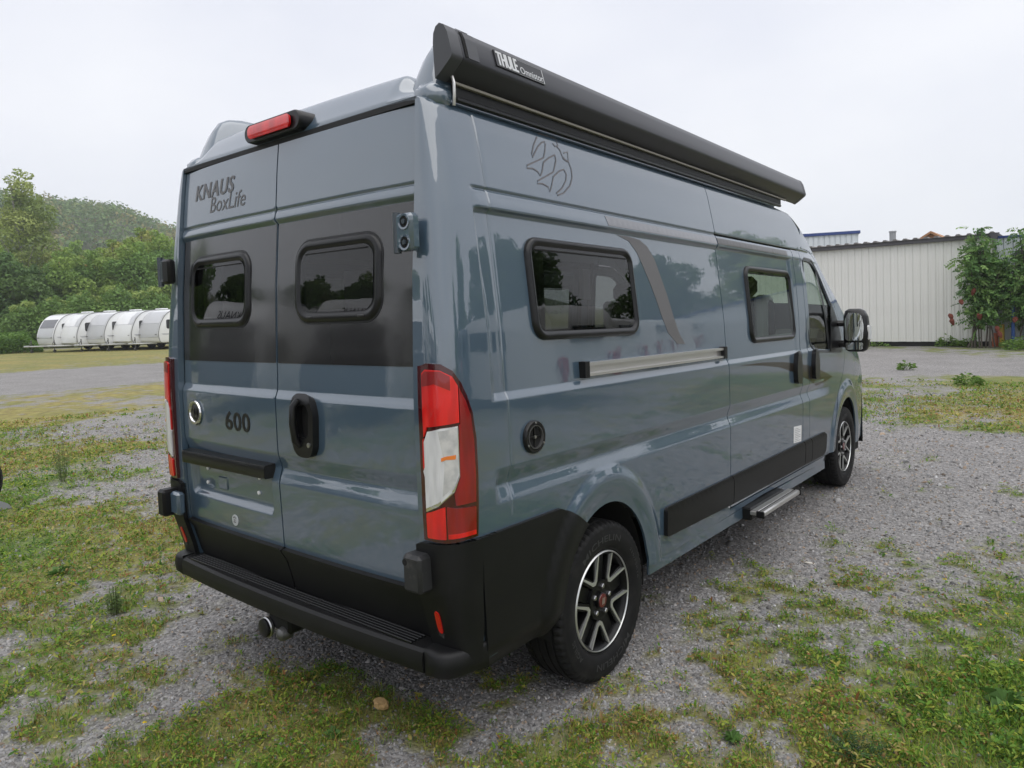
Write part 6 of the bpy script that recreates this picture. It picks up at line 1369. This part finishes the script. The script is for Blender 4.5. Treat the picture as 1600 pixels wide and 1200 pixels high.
# ------------------------------------------------------------------ out of view, partly added: what shows in the paint and glass
index_kids()
twin = copy_tree(van); twin.location = (9.2, 5.2, 0); twin.rotation_euler = (0, 0, R(-8)); twin['label'] = 'second blue-grey camper van, seen only as a reflection in the side window'
mat('motorhome_white', (.80, .80, .80), .3, coat=.5); mat('motorhome_glass', (.02, .022, .025), .06, coat=1); mat('tail_red', (.45, .01, .01), .2, coat=1)
def make_motorhome():
    r_ = empty('motorhome'); mb = MB()
    P = rpoly([(-3.4, .55), (-3.45, 2.6), (-3.2, 2.85), (2.2, 2.85), (2.9, 2.6), (3.0, 2.2), (2.4, 2.0), (2.4, .55)], .18, 4); mb.prism(P, 0, -1.13, 1.13); mb.build('body', 'motorhome_white', r_, ang=40)
    mb = MB(); mb.prism(rpoly([(2.35, .45), (2.35, 1.95), (2.7, 1.95), (3.35, 1.35), (3.9, 1.2), (4.05, .9), (4.05, .45)], .1, 3), 0, -.98, .98); mb.build('cab', 'motorhome_white', r_, ang=40)
    mb = MB(); mb.prism([(2.78, 1.92), (3.40, 1.36), (3.36, 1.33), (2.74, 1.88)], 0, -.85, .85); mb.build('windscreen', 'motorhome_glass', r_)
    for x in (-1.0, 1.0):
        for y in (-2.0, 3.2): mb = MB(); mb.lathe([(-.1, .2), (-.11, .31), (-.08, .34), (.08, .34), (.11, .31), (.1, .2), (.06, .1), (.06, .001)], 18, 0); w = mb.build('wheel', 'tyre', r_); w.location = (x, y, .34)
    mb = MB(); mb.box((-.6, -3.50, 1.5), (.6, -3.44, 2.1), .04); mb.build('rear_window', 'motorhome_glass', r_)
    for s in (-1, 1):
        for y in (-2.3, .2): mb = MB(); mb.box((s * 1.14 - .02, y, 1.5), (s * 1.14 + .02, y + 1.1, 2.1), .03); mb.build('side_window', 'motorhome_glass', r_)
        mb = MB(); mb.box((s * .95 - .1, -3.5, .8), (s * .95 + .1, -3.44, 1.25), .03); mb.build('tail_light', 'tail_red', r_)
    mb = MB(); mb.box((-1.14, -3.5, .45), (1.14, -3.3, .75), .05); mb.build('rear_bumper', 'caravan_grey', r_)
    return r_
mh = make_motorhome(); index_kids(); MG = 'white motorhomes reflected in the van side'
for k, (x, y, a, lab) in enumerate([(9.6, 8.6, -95, 'white motorhome reflected just right of the second camper van'), (11.2, 12.6, -100, 'white motorhome reflected in the middle of the van side'), (12.6, 17.0, -104, 'white motorhome reflected beside the grey side stripe'), (13.6, 21.4, -108, 'white motorhome reflected near the sliding door')]):
    o = mh if k == 0 else copy_tree(mh); o.location = (x, y, 0); o.rotation_euler = (0, 0, R(a)); tag(o, lab, 'motorhome', MG)
protos[3] = make_caravan('x', CG, 3); index_kids(); used3 = False
for k, (x, y, a, v, lab) in enumerate([(-7.0, -8.0, -22, 3, 'white caravan with made-up dark front reflected in the left rear window'), (-3.3, -9.6, -16, 3, 'second caravan, dark front made up, reflected in the right rear window'), (-11.0, -7.0, -28, 3, 'caravan with made-up dark front reflected in the rear doors'), (.6, -11.0, -8, 0, 'white caravan reflected in the right rear corner of the van')]):
    o = protos[3] if v == 3 and not used3 else copy_tree(protos[v]); used3 = used3 or v == 3; o.location = (x, y, 0); o.rotation_euler = (0, 0, R(a)); o['label'] = lab
    text_on('lettering', 'KNAUS', lambda a, b: np.stack([-a, 2.60 - 1.2 * (b - 2.16) + 0 * a, b + 0 * a], -1), -.42, .42, 2.22, 2.38, .0, 'letter_black', o, sgn=1, offset=.012, slant=.05)
    o['group'] = 'caravans standing behind the photographer'
for k, (x, y, key, s) in enumerate([(22, 27, 'dark', 1.15), (27, 34, 'mid', 1.0), (18, 36, 'dark', .95), (31, 24, 'mid', 1.1), (26, 18, 'dark', .9), (34, 15, 'mid', .9), (14, 42, 'mid', .9), (-36, -26, 'dark', 1.0), (-44, -17, 'mid', .9), (-30, -38, 'dark', .9), (-46, -6, 'mid', .8), (-38, -33, 'dark', 1.0), (-41, -22, 'dark', .95), (-33, -31, 'mid', .85), (-24, -40, 'dark', 1.0), (-46, -12, 'dark', 1.0), (-17, -44, 'mid', .95), (-10, -46, 'dark', 1.05)]):  # some of those behind are added to darken the rear film's reflection
    tree('reflected_tree', key, x, y, s, 'dark green tree beyond the yard, unseen, placed to show as a reflection in the van', 'trees reflected in the paint')

# wheel of a trailer at the left picture edge
tx, ty = at(az(-71), 8.05); tw = empty('trailer_wheel', (tx, ty, 0), R(20)); tag(tw, 'dark trailer wheel just showing at the left picture edge', 'wheel')
mb = MB(); mb.lathe([(-.09, .17), (-.10, .26), (-.07, .295), (.07, .295), (.10, .26), (.09, .17)], 28, 0, (0, 0, .30), True); mb.build('tyre', 'tyre', tw)
mb = MB(); mb.lathe([(-.07, .175), (-.05, .12), (-.05, .001)], 24, 0, (0, 0, .30)); mb.build('rim', 'galv', tw)
mb = MB(); mb.prism([(.10, 0), (.34, 0), (.30, .05), (.12, .16)], 0, -.10, .10); mb.build('wheel_chock', 'pipe_grey', tw, smooth=False)

# ------------------------------------------------------------------ thin mist: the air between the yard and the hill
hm = bpy.data.materials.new('haze'); hm.use_nodes = True; t = hm.node_tree; t.nodes.clear(); o_ = t.nodes.new('ShaderNodeOutputMaterial'); pv = t.nodes.new('ShaderNodeVolumePrincipled')
pv.inputs['Color'].default_value = (.86, .89, .94, 1); pv.inputs['Density'].default_value = .0006; pv.inputs['Anisotropy'].default_value = .2; t.links.new(pv.outputs['Volume'], o_.inputs['Volume'])
mb = MB(); mb.box((-745, -330, -12), (545, 745, 96)); hz = mb.build('haze', hm, smooth=False); tag(hz, kind='stuff', label='thin pale mist in the air over the yard and the hill')
